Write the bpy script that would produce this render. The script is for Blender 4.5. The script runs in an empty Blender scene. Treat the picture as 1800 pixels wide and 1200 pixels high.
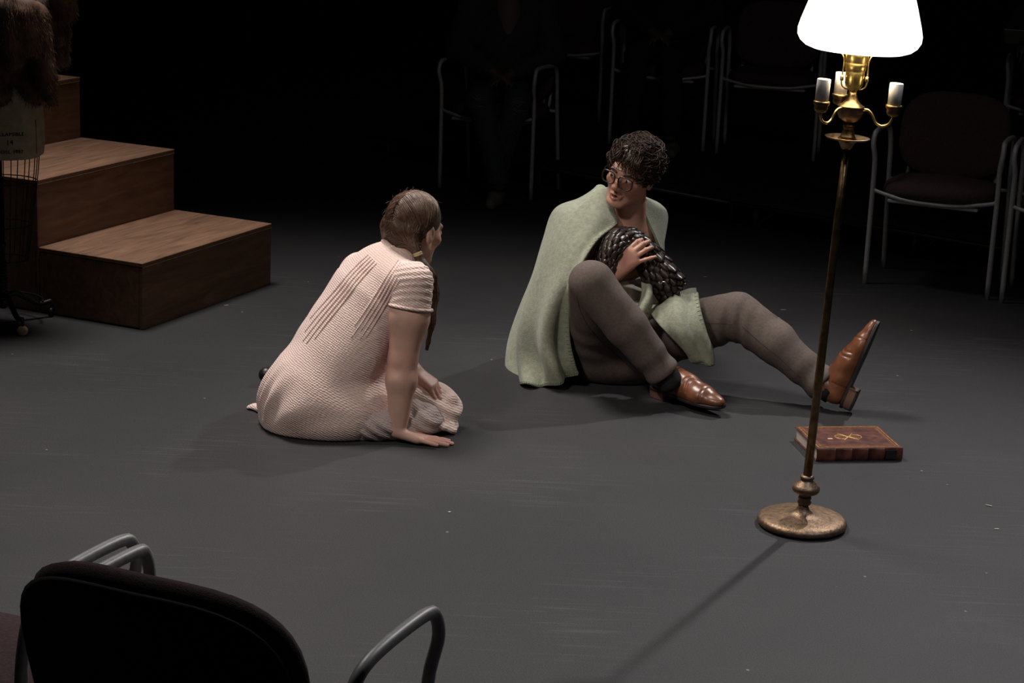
import bpy, math, random
import numpy as np
from mathutils import Vector, Matrix
random.seed(7); rng = np.random.default_rng(7)
sc = bpy.context.scene
COL = sc.collection
V = lambda *a: np.array(a, float)
def nrm(v):
    v = np.asarray(v, float); return v / (np.linalg.norm(v) + 1e-12)

# ------------------------------------------------------------ camera
F = 3400.; TH = math.radians(15.01); RO = math.radians(2.49); HC = 1.95
FW = V(0, math.cos(TH), -math.sin(TH)); U0 = V(0, math.sin(TH), math.cos(TH)); R0 = V(1, 0, 0)
RT = math.cos(RO)*R0 + math.sin(RO)*U0; UP = -math.sin(RO)*R0 + math.cos(RO)*U0
OC = V(0, 0, HC)
cd = bpy.data.cameras.new('camera'); cam = bpy.data.objects.new('camera', cd); COL.objects.link(cam)
cd.sensor_width = 36; cd.lens = F/1800*36; cd.clip_end = 60; cd.clip_start = .05
M4 = Matrix.Identity(4)
for i in range(3):
    M4[i][0] = RT[i]; M4[i][1] = UP[i]; M4[i][2] = -FW[i]; M4[i][3] = OC[i]
cam.matrix_world = M4
sc.camera = cam
def ray(x, y): return FW + RT*(x-900)/F - UP*(y-600)/F
def G(x, y, z=0.):
    d = ray(x, y); return OC + d*((z-HC)/d[2])
def W(x, y, Y):
    d = ray(x, y); return OC + d*(Y/d[1])

# ------------------------------------------------------------ world, stage lights, added seat fill, exposure
wd = bpy.data.worlds.new('world'); sc.world = wd; wd.use_nodes = True
wd.node_tree.nodes['Background'].inputs[0].default_value = (.5, .5, .6, 1)
wd.node_tree.nodes['Background'].inputs[1].default_value = .0035
sc.view_settings.view_transform = 'Standard'; sc.view_settings.look = 'None'
sc.view_settings.gamma = 1; sc.view_settings.use_curve_mapping = False
sc.view_settings.exposure = 0
def spot(name, loc, aim, power, color, deg, blend=.8, size=.12):
    l = bpy.data.lights.new(name, 'SPOT'); l.energy = power; l.color = color
    l.spot_size = math.radians(deg); l.spot_blend = blend; l.shadow_soft_size = size
    o = bpy.data.objects.new(name, l); COL.objects.link(o); o.location = loc
    o.rotation_euler = (Vector(aim)-Vector(loc)).to_track_quat('-Z', 'Y').to_euler()
    return o
spot('stage_spot_top', (-1.7, 7.5, 5.8), (-.6, 6.0, 0), 1450, (1, .93, .88), 66, .9, .8)
spot('stage_spot_back_right', (3.3, 9.6, 5.2), (.5, 5.1, 0), 800, (1, .96, .95), 44, .9, .10)
spot('stage_spot_front_left', (-3.0, 2.2, 5.2), (.1, 6.3, .3), 640, (1, .90, .84), 22, .9, .35)
spot('stage_spot_cool', (2.6, 3.0, 5.4), (1.6, 4.3, 0), 420, (.76, .81, 1), 48, 1, .4)
spot('added_seat_fill', (1.0, 2.4, 5.6), (1.4, 9.4, .5), 60, (1, .97, .95), 46, 1, .4)  # added weak fill that brightens the audience chairs, standing in for stray light

# ------------------------------------------------------------ materials
MATS = {}
def mat(name, col, rough=.6, metal=0., var=0., vscale=20., bump=0., bscale=200., col2=None, sheen=0., vcol=False, emit=None, spec=None, trans=0.):
    if name in MATS: return MATS[name]
    m = bpy.data.materials.new(name); m.use_nodes = True; MATS[name] = m
    nt = m.node_tree; b = nt.nodes['Principled BSDF']
    b.inputs['Roughness'].default_value = rough; b.inputs['Metallic'].default_value = metal
    b.inputs['Base Color'].default_value = (*col, 1)
    if spec is not None: b.inputs['Specular IOR Level'].default_value = spec
    if sheen: b.inputs['Sheen Weight'].default_value = sheen
    if trans: b.inputs['Transmission Weight'].default_value = trans
    tc = nt.nodes.new('ShaderNodeTexCoord'); last = None
    if var or col2:
        n = nt.nodes.new('ShaderNodeTexNoise'); n.inputs['Scale'].default_value = vscale; n.inputs['Detail'].default_value = 5
        nt.links.new(tc.outputs['Object'], n.inputs['Vector'])
        r = nt.nodes.new('ShaderNodeValToRGB'); nt.links.new(n.outputs['Fac'], r.inputs[0])
        c2 = col2 or tuple(c*(1-var) for c in col); c1 = col if col2 else tuple(min(1, c*(1+var)) for c in col)
        r.color_ramp.elements[0].position = .32; r.color_ramp.elements[1].position = .68
        r.color_ramp.elements[0].color = (*c2, 1); r.color_ramp.elements[1].color = (*c1, 1)
        last = r.outputs[0]; nt.links.new(last, b.inputs['Base Color'])
    if vcol:
        a = nt.nodes.new('ShaderNodeVertexColor'); a.layer_name = 'Col'
        mx = nt.nodes.new('ShaderNodeMix'); mx.data_type = 'RGBA'; mx.blend_type = 'MULTIPLY'; mx.inputs[0].default_value = 1
        if last is None: mx.inputs[6].default_value = (*col, 1)
        else: nt.links.new(last, mx.inputs[6])
        nt.links.new(a.outputs[0], mx.inputs[7]); nt.links.new(mx.outputs[2], b.inputs['Base Color'])
    if bump:
        n = nt.nodes.new('ShaderNodeTexNoise'); n.inputs['Scale'].default_value = bscale; n.inputs['Detail'].default_value = 3
        nt.links.new(tc.outputs['Object'], n.inputs['Vector'])
        bp = nt.nodes.new('ShaderNodeBump'); bp.inputs['Strength'].default_value = bump; bp.inputs['Distance'].default_value = .004
        nt.links.new(n.outputs['Fac'], bp.inputs['Height']); nt.links.new(bp.outputs[0], b.inputs['Normal'])
    if emit:
        b.inputs['Emission Color'].default_value = (*emit[:3], 1); b.inputs['Emission Strength'].default_value = emit[3]
    return m

# ------------------------------------------------------------ object helpers
def mesh(name, v, f, m=None, smooth=True, cols=None):
    me = bpy.data.meshes.new(name)
    v = np.asarray(v, np.float32)
    if isinstance(f, np.ndarray) and f.ndim == 2:
        n, k = f.shape
        me.vertices.add(len(v)); me.vertices.foreach_set('co', v.ravel())
        me.loops.add(n*k); me.loops.foreach_set('vertex_index', f.astype(np.int32).ravel())
        me.polygons.add(n); me.polygons.foreach_set('loop_start', np.arange(0, n*k, k, dtype=np.int32))
        me.update(calc_edges=True); me.validate()
    else:
        me.from_pydata(v.tolist(), [], [list(map(int, q)) for q in f]); me.update()
    if smooth: me.polygons.foreach_set('use_smooth', np.ones(len(me.polygons), bool))
    if cols is not None:
        a = me.color_attributes.new('Col', 'FLOAT_COLOR', 'POINT')
        c = np.ones((len(v), 4), np.float32); c[:, :3] = cols; a.data.foreach_set('color', c.ravel())
    if m: me.materials.append(m)
    return me
def link(name, me, parent=None, loc=None):
    o = bpy.data.objects.new(name, me); COL.objects.link(o)
    if parent is not None: o.parent = parent
    if loc is not None: o.location = loc
    return o
def tag(o, label=None, cat=None, group=None, kind=None):
    if label: o['label'] = label
    if cat: o['category'] = cat
    if group: o['group'] = group
    if kind: o['kind'] = kind
    return o
def thing(name, label, cat, loc=(0, 0, 0), rz=0, group=None):
    o = bpy.data.objects.new(name, None); COL.objects.link(o); o.empty_display_size = .1
    o.location = [float(c) for c in loc]; o.rotation_euler = (0, 0, rz)
    return tag(o, label, cat, group)
def rootloc(o):
    p = V(0, 0, 0)
    while o is not None: p = p + V(*o.location); o = o.parent
    return p
def part(name, v, f, m, parent, world=False, **k):
    v = np.asarray(v, float)
    if world and parent is not None: v = v - rootloc(parent)
    return link(name, mesh(name, v, f, m, **k), parent)
class MB:
    def __init__(s): s.v = []; s.f = []; s.n = 0
    def add(s, v, f):
        v = np.asarray(v, float); s.v.append(v); s.f += [[i+s.n for i in q] for q in f]; s.n += len(v); return s
    def verts(s): return np.concatenate(s.v)
    def build(s, name, m, parent=None, world=False, smooth=True, **k):
        return part(name, s.verts(), s.f, m, parent, world, smooth=smooth, **k)
def box_vf(c, size, R=None, bev=0.):
    c = np.asarray(c, float); h = np.asarray(size, float)/2
    if not bev:
        v = np.array([[sx, sy, sz] for sx in (-1, 1) for sy in (-1, 1) for sz in (-1, 1)])*h
        f = [[0, 1, 3, 2], [4, 6, 7, 5], [0, 4, 5, 1], [2, 3, 7, 6], [0, 2, 6, 4], [1, 5, 7, 3]]
    else:
        v = []; idx = {}
        for sx in (-1, 1):
            for sy in (-1, 1):
                for sz in (-1, 1):
                    s = V(sx, sy, sz)
                    for a in range(3):
                        p = s*h; q = p.copy()
                        for b in range(3):
                            if b != a: q[b] -= s[b]*bev
                        idx[(sx, sy, sz, a)] = len(v); v.append(q)
        v = np.array(v); f = []
        for a in range(3):
            b, cc = (a+1) % 3, (a+2) % 3
            for s in (-1, 1):
                q = []
                for (t, u) in ((-1, -1), (1, -1), (1, 1), (-1, 1)):
                    k = [0, 0, 0]; k[a] = s; k[b] = t; k[cc] = u; q.append(idx[(*k, a)])
                f.append(q if s > 0 else q[::-1])
            for t in (-1, 1):
                for u in (-1, 1):
                    k0 = [0]*3; k1 = [0]*3; k0[a] = -1; k1[a] = 1; k0[b] = k1[b] = t; k0[cc] = k1[cc] = u
                    q = [idx[(*k0, b)], idx[(*k1, b)], idx[(*k1, cc)], idx[(*k0, cc)]]
                    f.append(q if t*u < 0 else q[::-1])
        for sx in (-1, 1):
            for sy in (-1, 1):
                for sz in (-1, 1):
                    q = [idx[(sx, sy, sz, a)] for a in range(3)]
                    f.append(q if sx*sy*sz > 0 else q[::-1])
    if R is not None: v = v @ np.asarray(R, float).T
    return v + c, f
def tube_vf(pts, rad, n=10, caps=True):
    pts = np.asarray(pts, float); m = len(pts); rad = np.broadcast_to(np.asarray(rad, float), (m,))
    t = np.gradient(pts, axis=0); t /= np.linalg.norm(t, axis=1, keepdims=True)+1e-12
    ref = V(0, 0, 1) if abs(t[0][2]) < .9 else V(1, 0, 0)
    a = nrm(np.cross(t[0], ref)); v = []
    for i in range(m):
        a = nrm(a - t[i]*(a@t[i])); b = np.cross(t[i], a)
        an = np.arange(n)*2*np.pi/n
        v.append(pts[i] + rad[i]*(np.cos(an)[:, None]*a + np.sin(an)[:, None]*b))
    v = np.concatenate(v); f = []
    for i in range(m-1):
        for j in range(n):
            k = (j+1) % n; f.append([i*n+j, i*n+k, (i+1)*n+k, (i+1)*n+j])
    if caps: f.append(list(range(n))[::-1]); f.append([(m-1)*n+j for j in range(n)])
    return v, f
def lathe_vf(prof, n=32, c=(0, 0, 0)):
    v = []; f = []; m = len(prof)
    for r, z in prof:
        for j in range(n):
            a = 2*np.pi*j/n; v.append((r*math.cos(a), r*math.sin(a), z))
    for i in range(m-1):
        for j in range(n):
            k = (j+1) % n; f.append([i*n+j, i*n+k, (i+1)*n+k, (i+1)*n+j])
    if prof[0][0] > 1e-5: f.append(list(range(n))[::-1])
    if prof[-1][0] > 1e-5: f.append([(m-1)*n+j for j in range(n)])
    return np.array(v)+np.asarray(c, float), f
def spline(p, n, closed=False):
    p = np.asarray(p, float); m = len(p); out = []
    segs = m if closed else m-1
    ts = np.linspace(0, segs, n, endpoint=not closed)
    for t in ts:
        i = min(int(t), segs-1); u = t-i
        g = (lambda k: p[k % m]) if closed else (lambda k: p[k] if 0 <= k < m else (2*p[0]-p[1] if k < 0 else 2*p[-1]-p[-2]))
        a, b, c, d = g(i-1), g(i), g(i+1), g(i+2)
        out.append(.5*((2*b)+(c-a)*u+(2*a-5*b+4*c-d)*u*u+(3*b-a-3*c+d)*u**3))
    return np.array(out)
def strands_vf(lines, radii, n=4):
    vs = []; fs = []; base = 0
    for p, r in zip(lines, radii):
        m = len(p); t = np.gradient(p, axis=0); t /= np.linalg.norm(t, axis=1, keepdims=True)+1e-12
        ref = np.where(np.abs(t[:, 2:3]) < .9, V(0, 0, 1), V(1, 0, 0))
        a = np.cross(t, ref); a /= np.linalg.norm(a, axis=1, keepdims=True)+1e-12; b = np.cross(t, a)
        an = np.arange(n)*2*np.pi/n
        v = p[:, None, :] + np.asarray(r)[:, None, None]*(np.cos(an)[None, :, None]*a[:, None, :]+np.sin(an)[None, :, None]*b[:, None, :])
        vs.append(v.reshape(-1, 3))
        i = np.arange(m-1)[:, None]; j = np.arange(n)[None, :]; k = (j+1) % n
        q = np.stack([i*n+j+0*k, i*n+k, (i+1)*n+k, (i+1)*n+j+0*k], -1).reshape(-1, 4)+base
        fs.append(q); base += m*n
    return np.concatenate(vs), np.concatenate(fs)

# ------------------------------------------------------------ signed-distance modelling (smooth bodies and cloth)
class Frame:
    def __init__(s, o, fwd, up, sc=1.):
        s.o = np.asarray(o, float); y = nrm(fwd); up = np.asarray(up, float); z = nrm(up - y*(up@y)); x = np.cross(y, z)
        s.R = np.stack([x, y, z], 1); s.s = sc
    def __call__(s, *p):
        p = np.asarray(p[0] if len(p) == 1 else p, float); return s.o + s.s*(p @ s.R.T)
    def inv(s, p): return ((np.asarray(p)-s.o) @ s.R)/s.s
def cap(a, b, ra, rb=None, flat=None, k=.02, op=1):
    a = np.asarray(a, float); b = np.asarray(b, float); rb = ra if rb is None else rb
    ab = b-a; L = max(ab@ab, 1e-12)
    def f(P):
        q = P-a; t = np.clip(q@ab/L, 0, 1); q = q-t[:, None]*ab
        r = ra+(rb-ra)*t
        if flat is not None:
            n, s = flat; qn = q@n; q = q+(qn*(1/s-1))[:, None]*n
            return (np.sqrt((q*q).sum(1))-r)*min(s, 1.)
        return np.sqrt((q*q).sum(1))-r
    return (f, k, op)
def ell(c, r, R=None, k=.02, op=1):
    c = np.asarray(c, float); r = np.broadcast_to(np.asarray(r, float), (3,)); R = np.eye(3) if R is None else R
    def f(P):
        q = (P-c)@R; k0 = np.sqrt(((q/r)**2).sum(1)); k1 = np.sqrt(((q/(r*r))**2).sum(1))+1e-9
        return np.where(k0 < .05, -r.min(), k0*(k0-1)/k1)
    return (f, k, op)
def half(c, n, k=.004, op=-1):          # removes the side the normal points to
    c = np.asarray(c, float); n = nrm(n)
    return (lambda P: -((P-c)@n), k, op)
def chain(pts, rad, **kw): return [cap(pts[i], pts[i+1], rad[i], rad[i+1], **kw) for i in range(len(pts)-1)]
def sdf_eval(prims, P):
    d = np.full(len(P), 1e3)
    for f, k, op in prims:
        e = f(P)
        if op > 0:
            h = np.clip(.5+.5*(e-d)/k, 0, 1); d = e*(1-h)+d*h-k*h*(1-h)
        else:
            h = np.clip(.5-.5*(d+e)/k, 0, 1); d = d*(1-h)+(-e)*h+k*h*(1-h)
    return d
def sdf_mesh(prims, lo, hi, vox, smooth=1):
    n = 16; lo = np.asarray(lo, float); hi = np.asarray(hi, float)
    nb = np.ceil((hi-lo)/(vox*n)).astype(int); D = vox*n*.8661
    bi = np.stack(np.meshgrid(*[np.arange(k) for k in nb], indexing='ij'), -1).reshape(-1, 3)
    C = lo+(bi+.5)*vox*n
    E = np.stack([f(C) for f, k, op in prims], 1)
    d = sdf_eval(prims, C); keep = np.abs(d) < D*1.6+.012
    N = (nb*n+2).astype(np.int64); key = lambda I: (I[..., 0]*N[1]+I[..., 1])*N[2]+I[..., 2]
    g = np.stack(np.meshgrid(*[np.arange(n+1)]*3, indexing='ij'), -1)
    gi = g.reshape(-1, 3)
    ids = []; vs = []; quads = []
    co = np.array([[a, b, c] for a in (0, 1) for b in (0, 1) for c in (0, 1)])
    edges = [(0, 4), (1, 5), (2, 6), (3, 7), (0, 2), (1, 3), (4, 6), (5, 7), (0, 1), (2, 3), (4, 5), (6, 7)]
    for b in np.nonzero(keep)[0]:
        sel = [p for p, e in zip(prims, E[b]) if e < 3.2*D+p[1]+.01]
        if not sel: continue
        o = bi[b]*n; P = lo+(o+gi)*vox
        S = sdf_eval(sel, P).reshape(n+1, n+1, n+1)
        s = S < 0
        if s.all() or not s.any(): continue
        cv = np.stack([S[a:a+n, bb:bb+n, c:c+n] for a, bb, c in co], -1); cs = cv < 0
        act = cs.any(-1) & ~cs.all(-1); A = np.argwhere(act)
        if len(A):
            vals = cv[act]; acc = np.zeros((len(A), 3)); cnt = np.zeros(len(A))
            for i, j in edges:
                a0 = vals[:, i]; a1 = vals[:, j]; m = (a0 < 0) != (a1 < 0)
                t = np.where(m, a0/(a0-a1+1e-20), 0)
                acc += np.where(m[:, None], co[i]+t[:, None]*(co[j]-co[i]), 0); cnt += m
            ids.append(key(A+o)); vs.append(lo+(A+o+acc/cnt[:, None])*vox)
        for ax in range(3):
            sl0 = [slice(0, n)]*3; sl1 = [slice(0, n)]*3; sl1[ax] = slice(1, n+1)
            e0 = s[tuple(sl0)]; e1 = s[tuple(sl1)]; m = e0 != e1
            I = np.argwhere(m)+o
            if not len(I): continue
            u, w = (ax+1) % 3, (ax+2) % 3; du = np.zeros(3, int); dw = np.zeros(3, int); du[u] = 1; dw[w] = 1
            q = np.stack([key(I-du-dw), key(I-dw), key(I), key(I-du)], 1)
            fl = e0[m]; q[~fl] = q[~fl][:, ::-1]
            quads.append(q[(I[:, u] > 0) & (I[:, w] > 0)])
    ids = np.concatenate(ids); vs = np.concatenate(vs); q = np.concatenate(quads)
    order = np.argsort(ids); ids = ids[order]; vs = vs[order]
    ix = np.clip(np.searchsorted(ids, q), 0, len(ids)-1); ok = (ids[ix] == q).all(1); q = ix[ok]
    for _ in range(smooth): vs = lap(vs, q)
    return vs, q
def lap(v, q, lam=.5):
    s = np.zeros_like(v); c = np.zeros(len(v))
    for i in range(4):
        a, b = q[:, i], q[:, (i+1) % 4]
        for k in range(3):
            s[:, k] += np.bincount(a, v[b, k], len(v)) + np.bincount(b, v[a, k], len(v))
        c += np.bincount(a, minlength=len(v)) + np.bincount(b, minlength=len(v))
    return v + lam*(s/np.maximum(c, 1)[:, None]-v)
def vnormals(v, q):
    n = np.cross(v[q[:, 2]]-v[q[:, 0]], v[q[:, 3]]-v[q[:, 1]]); out = np.zeros_like(v)
    for i in range(4):
        for k in range(3): out[:, k] += np.bincount(q[:, i], n[:, k], len(v))
    return out/(np.linalg.norm(out, axis=1, keepdims=True)+1e-12)
def bounds(pts, pad):
    p = np.asarray(pts); return p.min(0)-pad, p.max(0)+pad
def wnoise(P, sc, seed=0, n=6):
    r = np.random.default_rng(seed); o = np.zeros(len(P))
    for _ in range(n):
        k = r.normal(size=3)*sc; o += np.sin(P@k+r.uniform(0, 6.28))
    return o/n
sstep = lambda a, b, x: (lambda t: t*t*(3-2*t))(np.clip((x-a)/(b-a), 0, 1))

# ============================================================ the place: floor, black walls, seating risers
def floor_material():
    m = bpy.data.materials.new('stage_floor'); m.use_nodes = True; nt = m.node_tree; b = nt.nodes['Principled BSDF']
    N = nt.nodes.new; L = nt.links.new
    tc = N('ShaderNodeTexCoord')
    n1 = N('ShaderNodeTexNoise'); n1.inputs['Scale'].default_value = 1.1; n1.inputs['Detail'].default_value = 7; n1.inputs['Roughness'].default_value = .62
    L(tc.outputs['Object'], n1.inputs['Vector'])
    r1 = N('ShaderNodeValToRGB'); L(n1.outputs['Fac'], r1.inputs[0])
    r1.color_ramp.elements[0].position = .3; r1.color_ramp.elements[1].position = .72
    r1.color_ramp.elements[0].color = (.0235, .0235, .026, 1); r1.color_ramp.elements[1].color = (.0345, .0335, .035, 1)
    # long thin scuffs: stretched noise in two directions
    def scuff(rot, sx, sy, lo, hi):
        mp = N('ShaderNodeMapping'); mp.inputs['Rotation'].default_value = (0, 0, rot); mp.inputs['Scale'].default_value = (sx, sy, 1)
        L(tc.outputs['Object'], mp.inputs['Vector'])
        n = N('ShaderNodeTexNoise'); n.inputs['Scale'].default_value = 1; n.inputs['Detail'].default_value = 2; n.inputs['Distortion'].default_value = .6
        L(mp.outputs[0], n.inputs['Vector'])
        r = N('ShaderNodeValToRGB'); r.color_ramp.elements[0].position = lo; r.color_ramp.elements[1].position = hi
        r.color_ramp.elements[0].color = (0, 0, 0, 1); r.color_ramp.elements[1].color = (1, 1, 1, 1)
        L(n.outputs['Fac'], r.inputs[0]); return r.outputs[0]
    s1 = scuff(.5, 3, 60, .60, .74); s2 = scuff(-.9, 2.5, 50, .61, .76); s3 = scuff(1.9, 4, 80, .62, .76)
    a = N('ShaderNodeMath'); a.operation = 'ADD'; L(s1, a.inputs[0]); L(s2, a.inputs[1])
    a2 = N('ShaderNodeMath'); a2.operation = 'ADD'; L(a.outputs[0], a2.inputs[0]); L(s3, a2.inputs[1])
    # worn patches decide where the scuffs show
    n2 = N('ShaderNodeTexNoise'); n2.inputs['Scale'].default_value = 1.7; n2.inputs['Detail'].default_value = 3; L(tc.outputs['Object'], n2.inputs['Vector'])
    r2 = N('ShaderNodeValToRGB'); r2.color_ramp.elements[0].position = .45; r2.color_ramp.elements[1].position = .7; L(n2.outputs['Fac'], r2.inputs[0])
    mu = N('ShaderNodeMath'); mu.operation = 'MULTIPLY'; L(a2.outputs[0], mu.inputs[0]); L(r2.outputs[0], mu.inputs[1])
    # paint specks
    vo = N('ShaderNodeTexVoronoi'); vo.inputs['Scale'].default_value = 5.5; L(tc.outputs['Object'], vo.inputs['Vector'])
    r3 = N('ShaderNodeValToRGB'); r3.color_ramp.elements[0].position = .018; r3.color_ramp.elements[1].position = .026
    r3.color_ramp.elements[0].color = (1, 1, 1, 1); r3.color_ramp.elements[1].color = (0, 0, 0, 1); L(vo.outputs['Distance'], r3.inputs[0])
    mix1 = N('ShaderNodeMix'); mix1.data_type = 'RGBA'; L(r1.outputs[0], mix1.inputs[6]); mix1.inputs[7].default_value = (.10, .10, .104, 1)
    sc_ = N('ShaderNodeMath'); sc_.operation = 'MULTIPLY'; sc_.inputs[1].default_value = .38; sc_.use_clamp = True; L(mu.outputs[0], sc_.inputs[0]); L(sc_.outputs[0], mix1.inputs[0])
    mix2 = N('ShaderNodeMix'); mix2.data_type = 'RGBA'; L(mix1.outputs[2], mix2.inputs[6]); mix2.inputs[7].default_value = (.2, .19, .175, 1); L(r3.outputs[0], mix2.inputs[0])
    # fine grit
    n4 = N('ShaderNodeTexNoise'); n4.inputs['Scale'].default_value = 260; n4.inputs['Detail'].default_value = 2; L(tc.outputs['Object'], n4.inputs['Vector'])
    mr = N('ShaderNodeMapRange'); mr.inputs[1].default_value = .3; mr.inputs[2].default_value = .7; mr.inputs[3].default_value = .6; mr.inputs[4].default_value = 1.4; L(n4.outputs['Fac'], mr.inputs[0])
    mg = N('ShaderNodeVectorMath'); mg.operation = 'SCALE'; L(mix2.outputs[2], mg.inputs[0]); L(mr.outputs[0], mg.inputs['Scale'])
    L(mg.outputs[0], b.inputs['Base Color'])
    b.inputs['Roughness'].default_value = .62; b.inputs['Specular IOR Level'].default_value = .3
    bp = N('ShaderNodeBump'); bp.inputs['Strength'].default_value = .12; bp.inputs['Distance'].default_value = .002; L(n4.outputs['Fac'], bp.inputs['Height']); L(bp.outputs[0], b.inputs['Normal'])
    return m
M_BLACK = mat('black_drape', (.006, .006, .007), .95, var=.3, vscale=3)
v, f = box_vf((0, 7, -.05), (14, 18, .1)); tag(part('floor', v, f, floor_material(), None, smooth=False), kind='structure')
def drape(name, x0, y0, x1, y1):
    # black masking curtain with hanging folds
    n = 160; t = np.linspace(0, 1, n); d = nrm((x1-x0, y1-y0)); pn = V(-d[1], d[0])
    L_ = math.hypot(x1-x0, y1-y0); off = .05*np.sin(t*L_*9)+.02*np.sin(t*L_*23+1)
    P2 = np.stack([x0+(x1-x0)*t+pn[0]*off, y0+(y1-y0)*t+pn[1]*off], 1)
    v = np.concatenate([np.c_[P2, np.zeros(n)], np.c_[P2, np.full(n, 6.)]]); f = [[i, i+1, n+i+1, n+i] for i in range(n-1)]
    o = part(name, v, f, M_BLACK, None); s = o.modifiers.new('thick', 'SOLIDIFY'); s.thickness = .02
    tag(o, kind='structure')
drape('wall_back', -6.5, 15.5, 6.5, 15.5); drape('wall_left', -6.5, -1.5, -6.5, 15.5); drape('wall_right', 6.5, 15.5, 6.5, -1.5)

M_RISER = mat('riser_board', (.012, .012, .013), .7, var=.3, vscale=8)
M_RMETAL = mat('riser_metal', (.06, .06, .065), .45, metal=.6)
RZ = .17
def riser(name, poly, z, label):
    # poly: front-left, front-right, back-right, back-left corners of the deck
    o = np.array(poly[0][:2]); poly = [np.array(p[:2])-o for p in poly]
    t = thing(name, label, 'platform', (*o, 0)); n = len(poly)
    v = [(*p, z-.03) for p in poly]+[(*p, z) for p in poly]; f = [[3, 2, 1, 0], [4, 5, 6, 7]]+[[k, (k+1) % n, n+(k+1) % n, n+k] for k in range(n)]
    part('deck', v, f, M_RISER, t, smooth=False)
    c = sum(poly)/n
    for k in range(n):
        a, b = poly[k], poly[(k+1) % n]; a = a+(c-a)*.012; b = b+(c-b)*.012
        part('edge_rail', *tube_vf([(*a, z-.045), (*b, z-.045)], .012, 6), M_RMETAL, t)
        for u in ((.04, .5) if k in (0, 2) else (.04,)):
            p = a+(b-a)*u; p = p+nrm(c-p)*.05; d = nrm(b-a)
            lg = part('leg', *tube_vf([(*p, 0), (*p, z-.03)], .016, 8), M_RMETAL, t)
            part('brace', *tube_vf([(*p, .03), (*(p+d*.15), z-.04)], .008, 6), M_RMETAL, lg)
    return t
rA = G(640, 224, RZ)[:2]; rJ = G(1284, 342, RZ)[:2]; rB = G(1731, 416, RZ)[:2]; rB = rJ+(rB-rJ)*1.45
n1 = nrm((-(rJ-rA)[1], (rJ-rA)[0])); n2 = nrm((-(rB-rJ)[1], (rB-rJ)[0])); nb = nrm(n1+n2); rK = rJ+nb*2.0/(nb@n1)
gp_ = nrm(rJ-rA)*.004
riser('seating_riser', [rA, rJ-gp_, rK-gp_, rA+n1*2.0], RZ, 'low black platform carrying the back-row chairs behind the man')
riser('seating_riser', [rJ+gp_, rB, rB+n2*2.0, rK+gp_], RZ, 'low black platform behind the maroon chair by the lamp')

# ============================================================ wooden step boxes
def wood_material():
    m = bpy.data.materials.new('stained_plywood'); m.use_nodes = True; nt = m.node_tree; b = nt.nodes['Principled BSDF']; N = nt.nodes.new; L = nt.links.new
    tc = N('ShaderNodeTexCoord'); mp = N('ShaderNodeMapping'); mp.inputs['Scale'].default_value = (2.2, 16, 16); L(tc.outputs['Object'], mp.inputs['Vector'])
    n = N('ShaderNodeTexNoise'); n.inputs['Scale'].default_value = 1.6; n.inputs['Detail'].default_value = 7; n.inputs['Distortion'].default_value = 1.2; L(mp.outputs[0], n.inputs['Vector'])
    r = N('ShaderNodeValToRGB'); L(n.outputs['Fac'], r.inputs[0]); r.color_ramp.elements[0].position = .3; r.color_ramp.elements[1].position = .75
    r.color_ramp.elements[0].color = (.115, .060, .035, 1); r.color_ramp.elements[1].color = (.25, .135, .08, 1)
    vo = N('ShaderNodeTexVoronoi'); vo.inputs['Scale'].default_value = 7; L(tc.outputs['Object'], vo.inputs['Vector'])
    r3 = N('ShaderNodeValToRGB'); r3.color_ramp.elements[0].position = .018; r3.color_ramp.elements[1].position = .03
    r3.color_ramp.elements[0].color = (1, 1, 1, 1); r3.color_ramp.elements[1].color = (0, 0, 0, 1); L(vo.outputs['Distance'], r3.inputs[0])
    mx = N('ShaderNodeMix'); mx.data_type = 'RGBA'; L(r3.outputs[0], mx.inputs[0]); L(r.outputs[0], mx.inputs[6]); mx.inputs[7].default_value = (.3, .2, .14, 1)
    L(mx.outputs[2], b.inputs['Base Color']); b.inputs['Roughness'].default_value = .55
    bp = N('ShaderNodeBump'); bp.inputs['Strength'].default_value = .15; bp.inputs['Distance'].default_value = .003; L(n.outputs['Fac'], bp.inputs['Height']); L(bp.outputs[0], b.inputs['Normal'])
    return m
M_WOOD = wood_material()
M_WOODEDGE = mat('worn_wood_edge', (.30, .19, .12), .7, var=.4, vscale=60)
SY = math.radians(65.7); SW, ST, SR = .932, .491, .265
sn = V(-.73*1.95, 3.69*1.95, 0); sa = V(math.cos(SY), math.sin(SY), 0); sb = V(-math.sin(SY), math.cos(SY), 0)
for i, lab in enumerate(['lowest brown plywood step box on the stage floor', 'middle brown plywood step box behind the lowest one', 'tallest brown plywood step box partly hidden by the fur coat']):
    h = SR*(i+1); t = thing('step_box', lab, 'step', sn+sb*(ST*i)+sb*.001*i, SY, 'wooden step boxes'); g = .016
    v, f = box_vf((SW/2, ST/2, h-g/2), (SW, ST, g), bev=.002); part('top_panel', v, f, M_WOOD, t, smooth=False)
    v, f = box_vf((SW/2, .008+.002, (h-g-.003)/2), (SW-.004, .016, h-g-.003), bev=.0015); part('front_panel', v, f, M_WOOD, t, smooth=False)
    v, f = box_vf((SW/2, ST-.01, (h-g-.003)/2), (SW-.004, .016, h-g-.003), bev=.0015); part('back_panel', v, f, M_WOOD, t, smooth=False)
    for x in (.01, SW-.01):
        v, f = box_vf((x, ST/2, (h-g-.003)/2+.003), (.016, ST-.04, h-g-.009), bev=.0015); part('side_panel', v, f, M_WOOD, t, smooth=False)
    v, f = box_vf((SW/2, -.0004, h-g-.0015), (SW-.004, .0012, .002)); part('worn_edge', v, f, M_WOODEDGE, t, smooth=False)

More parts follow.
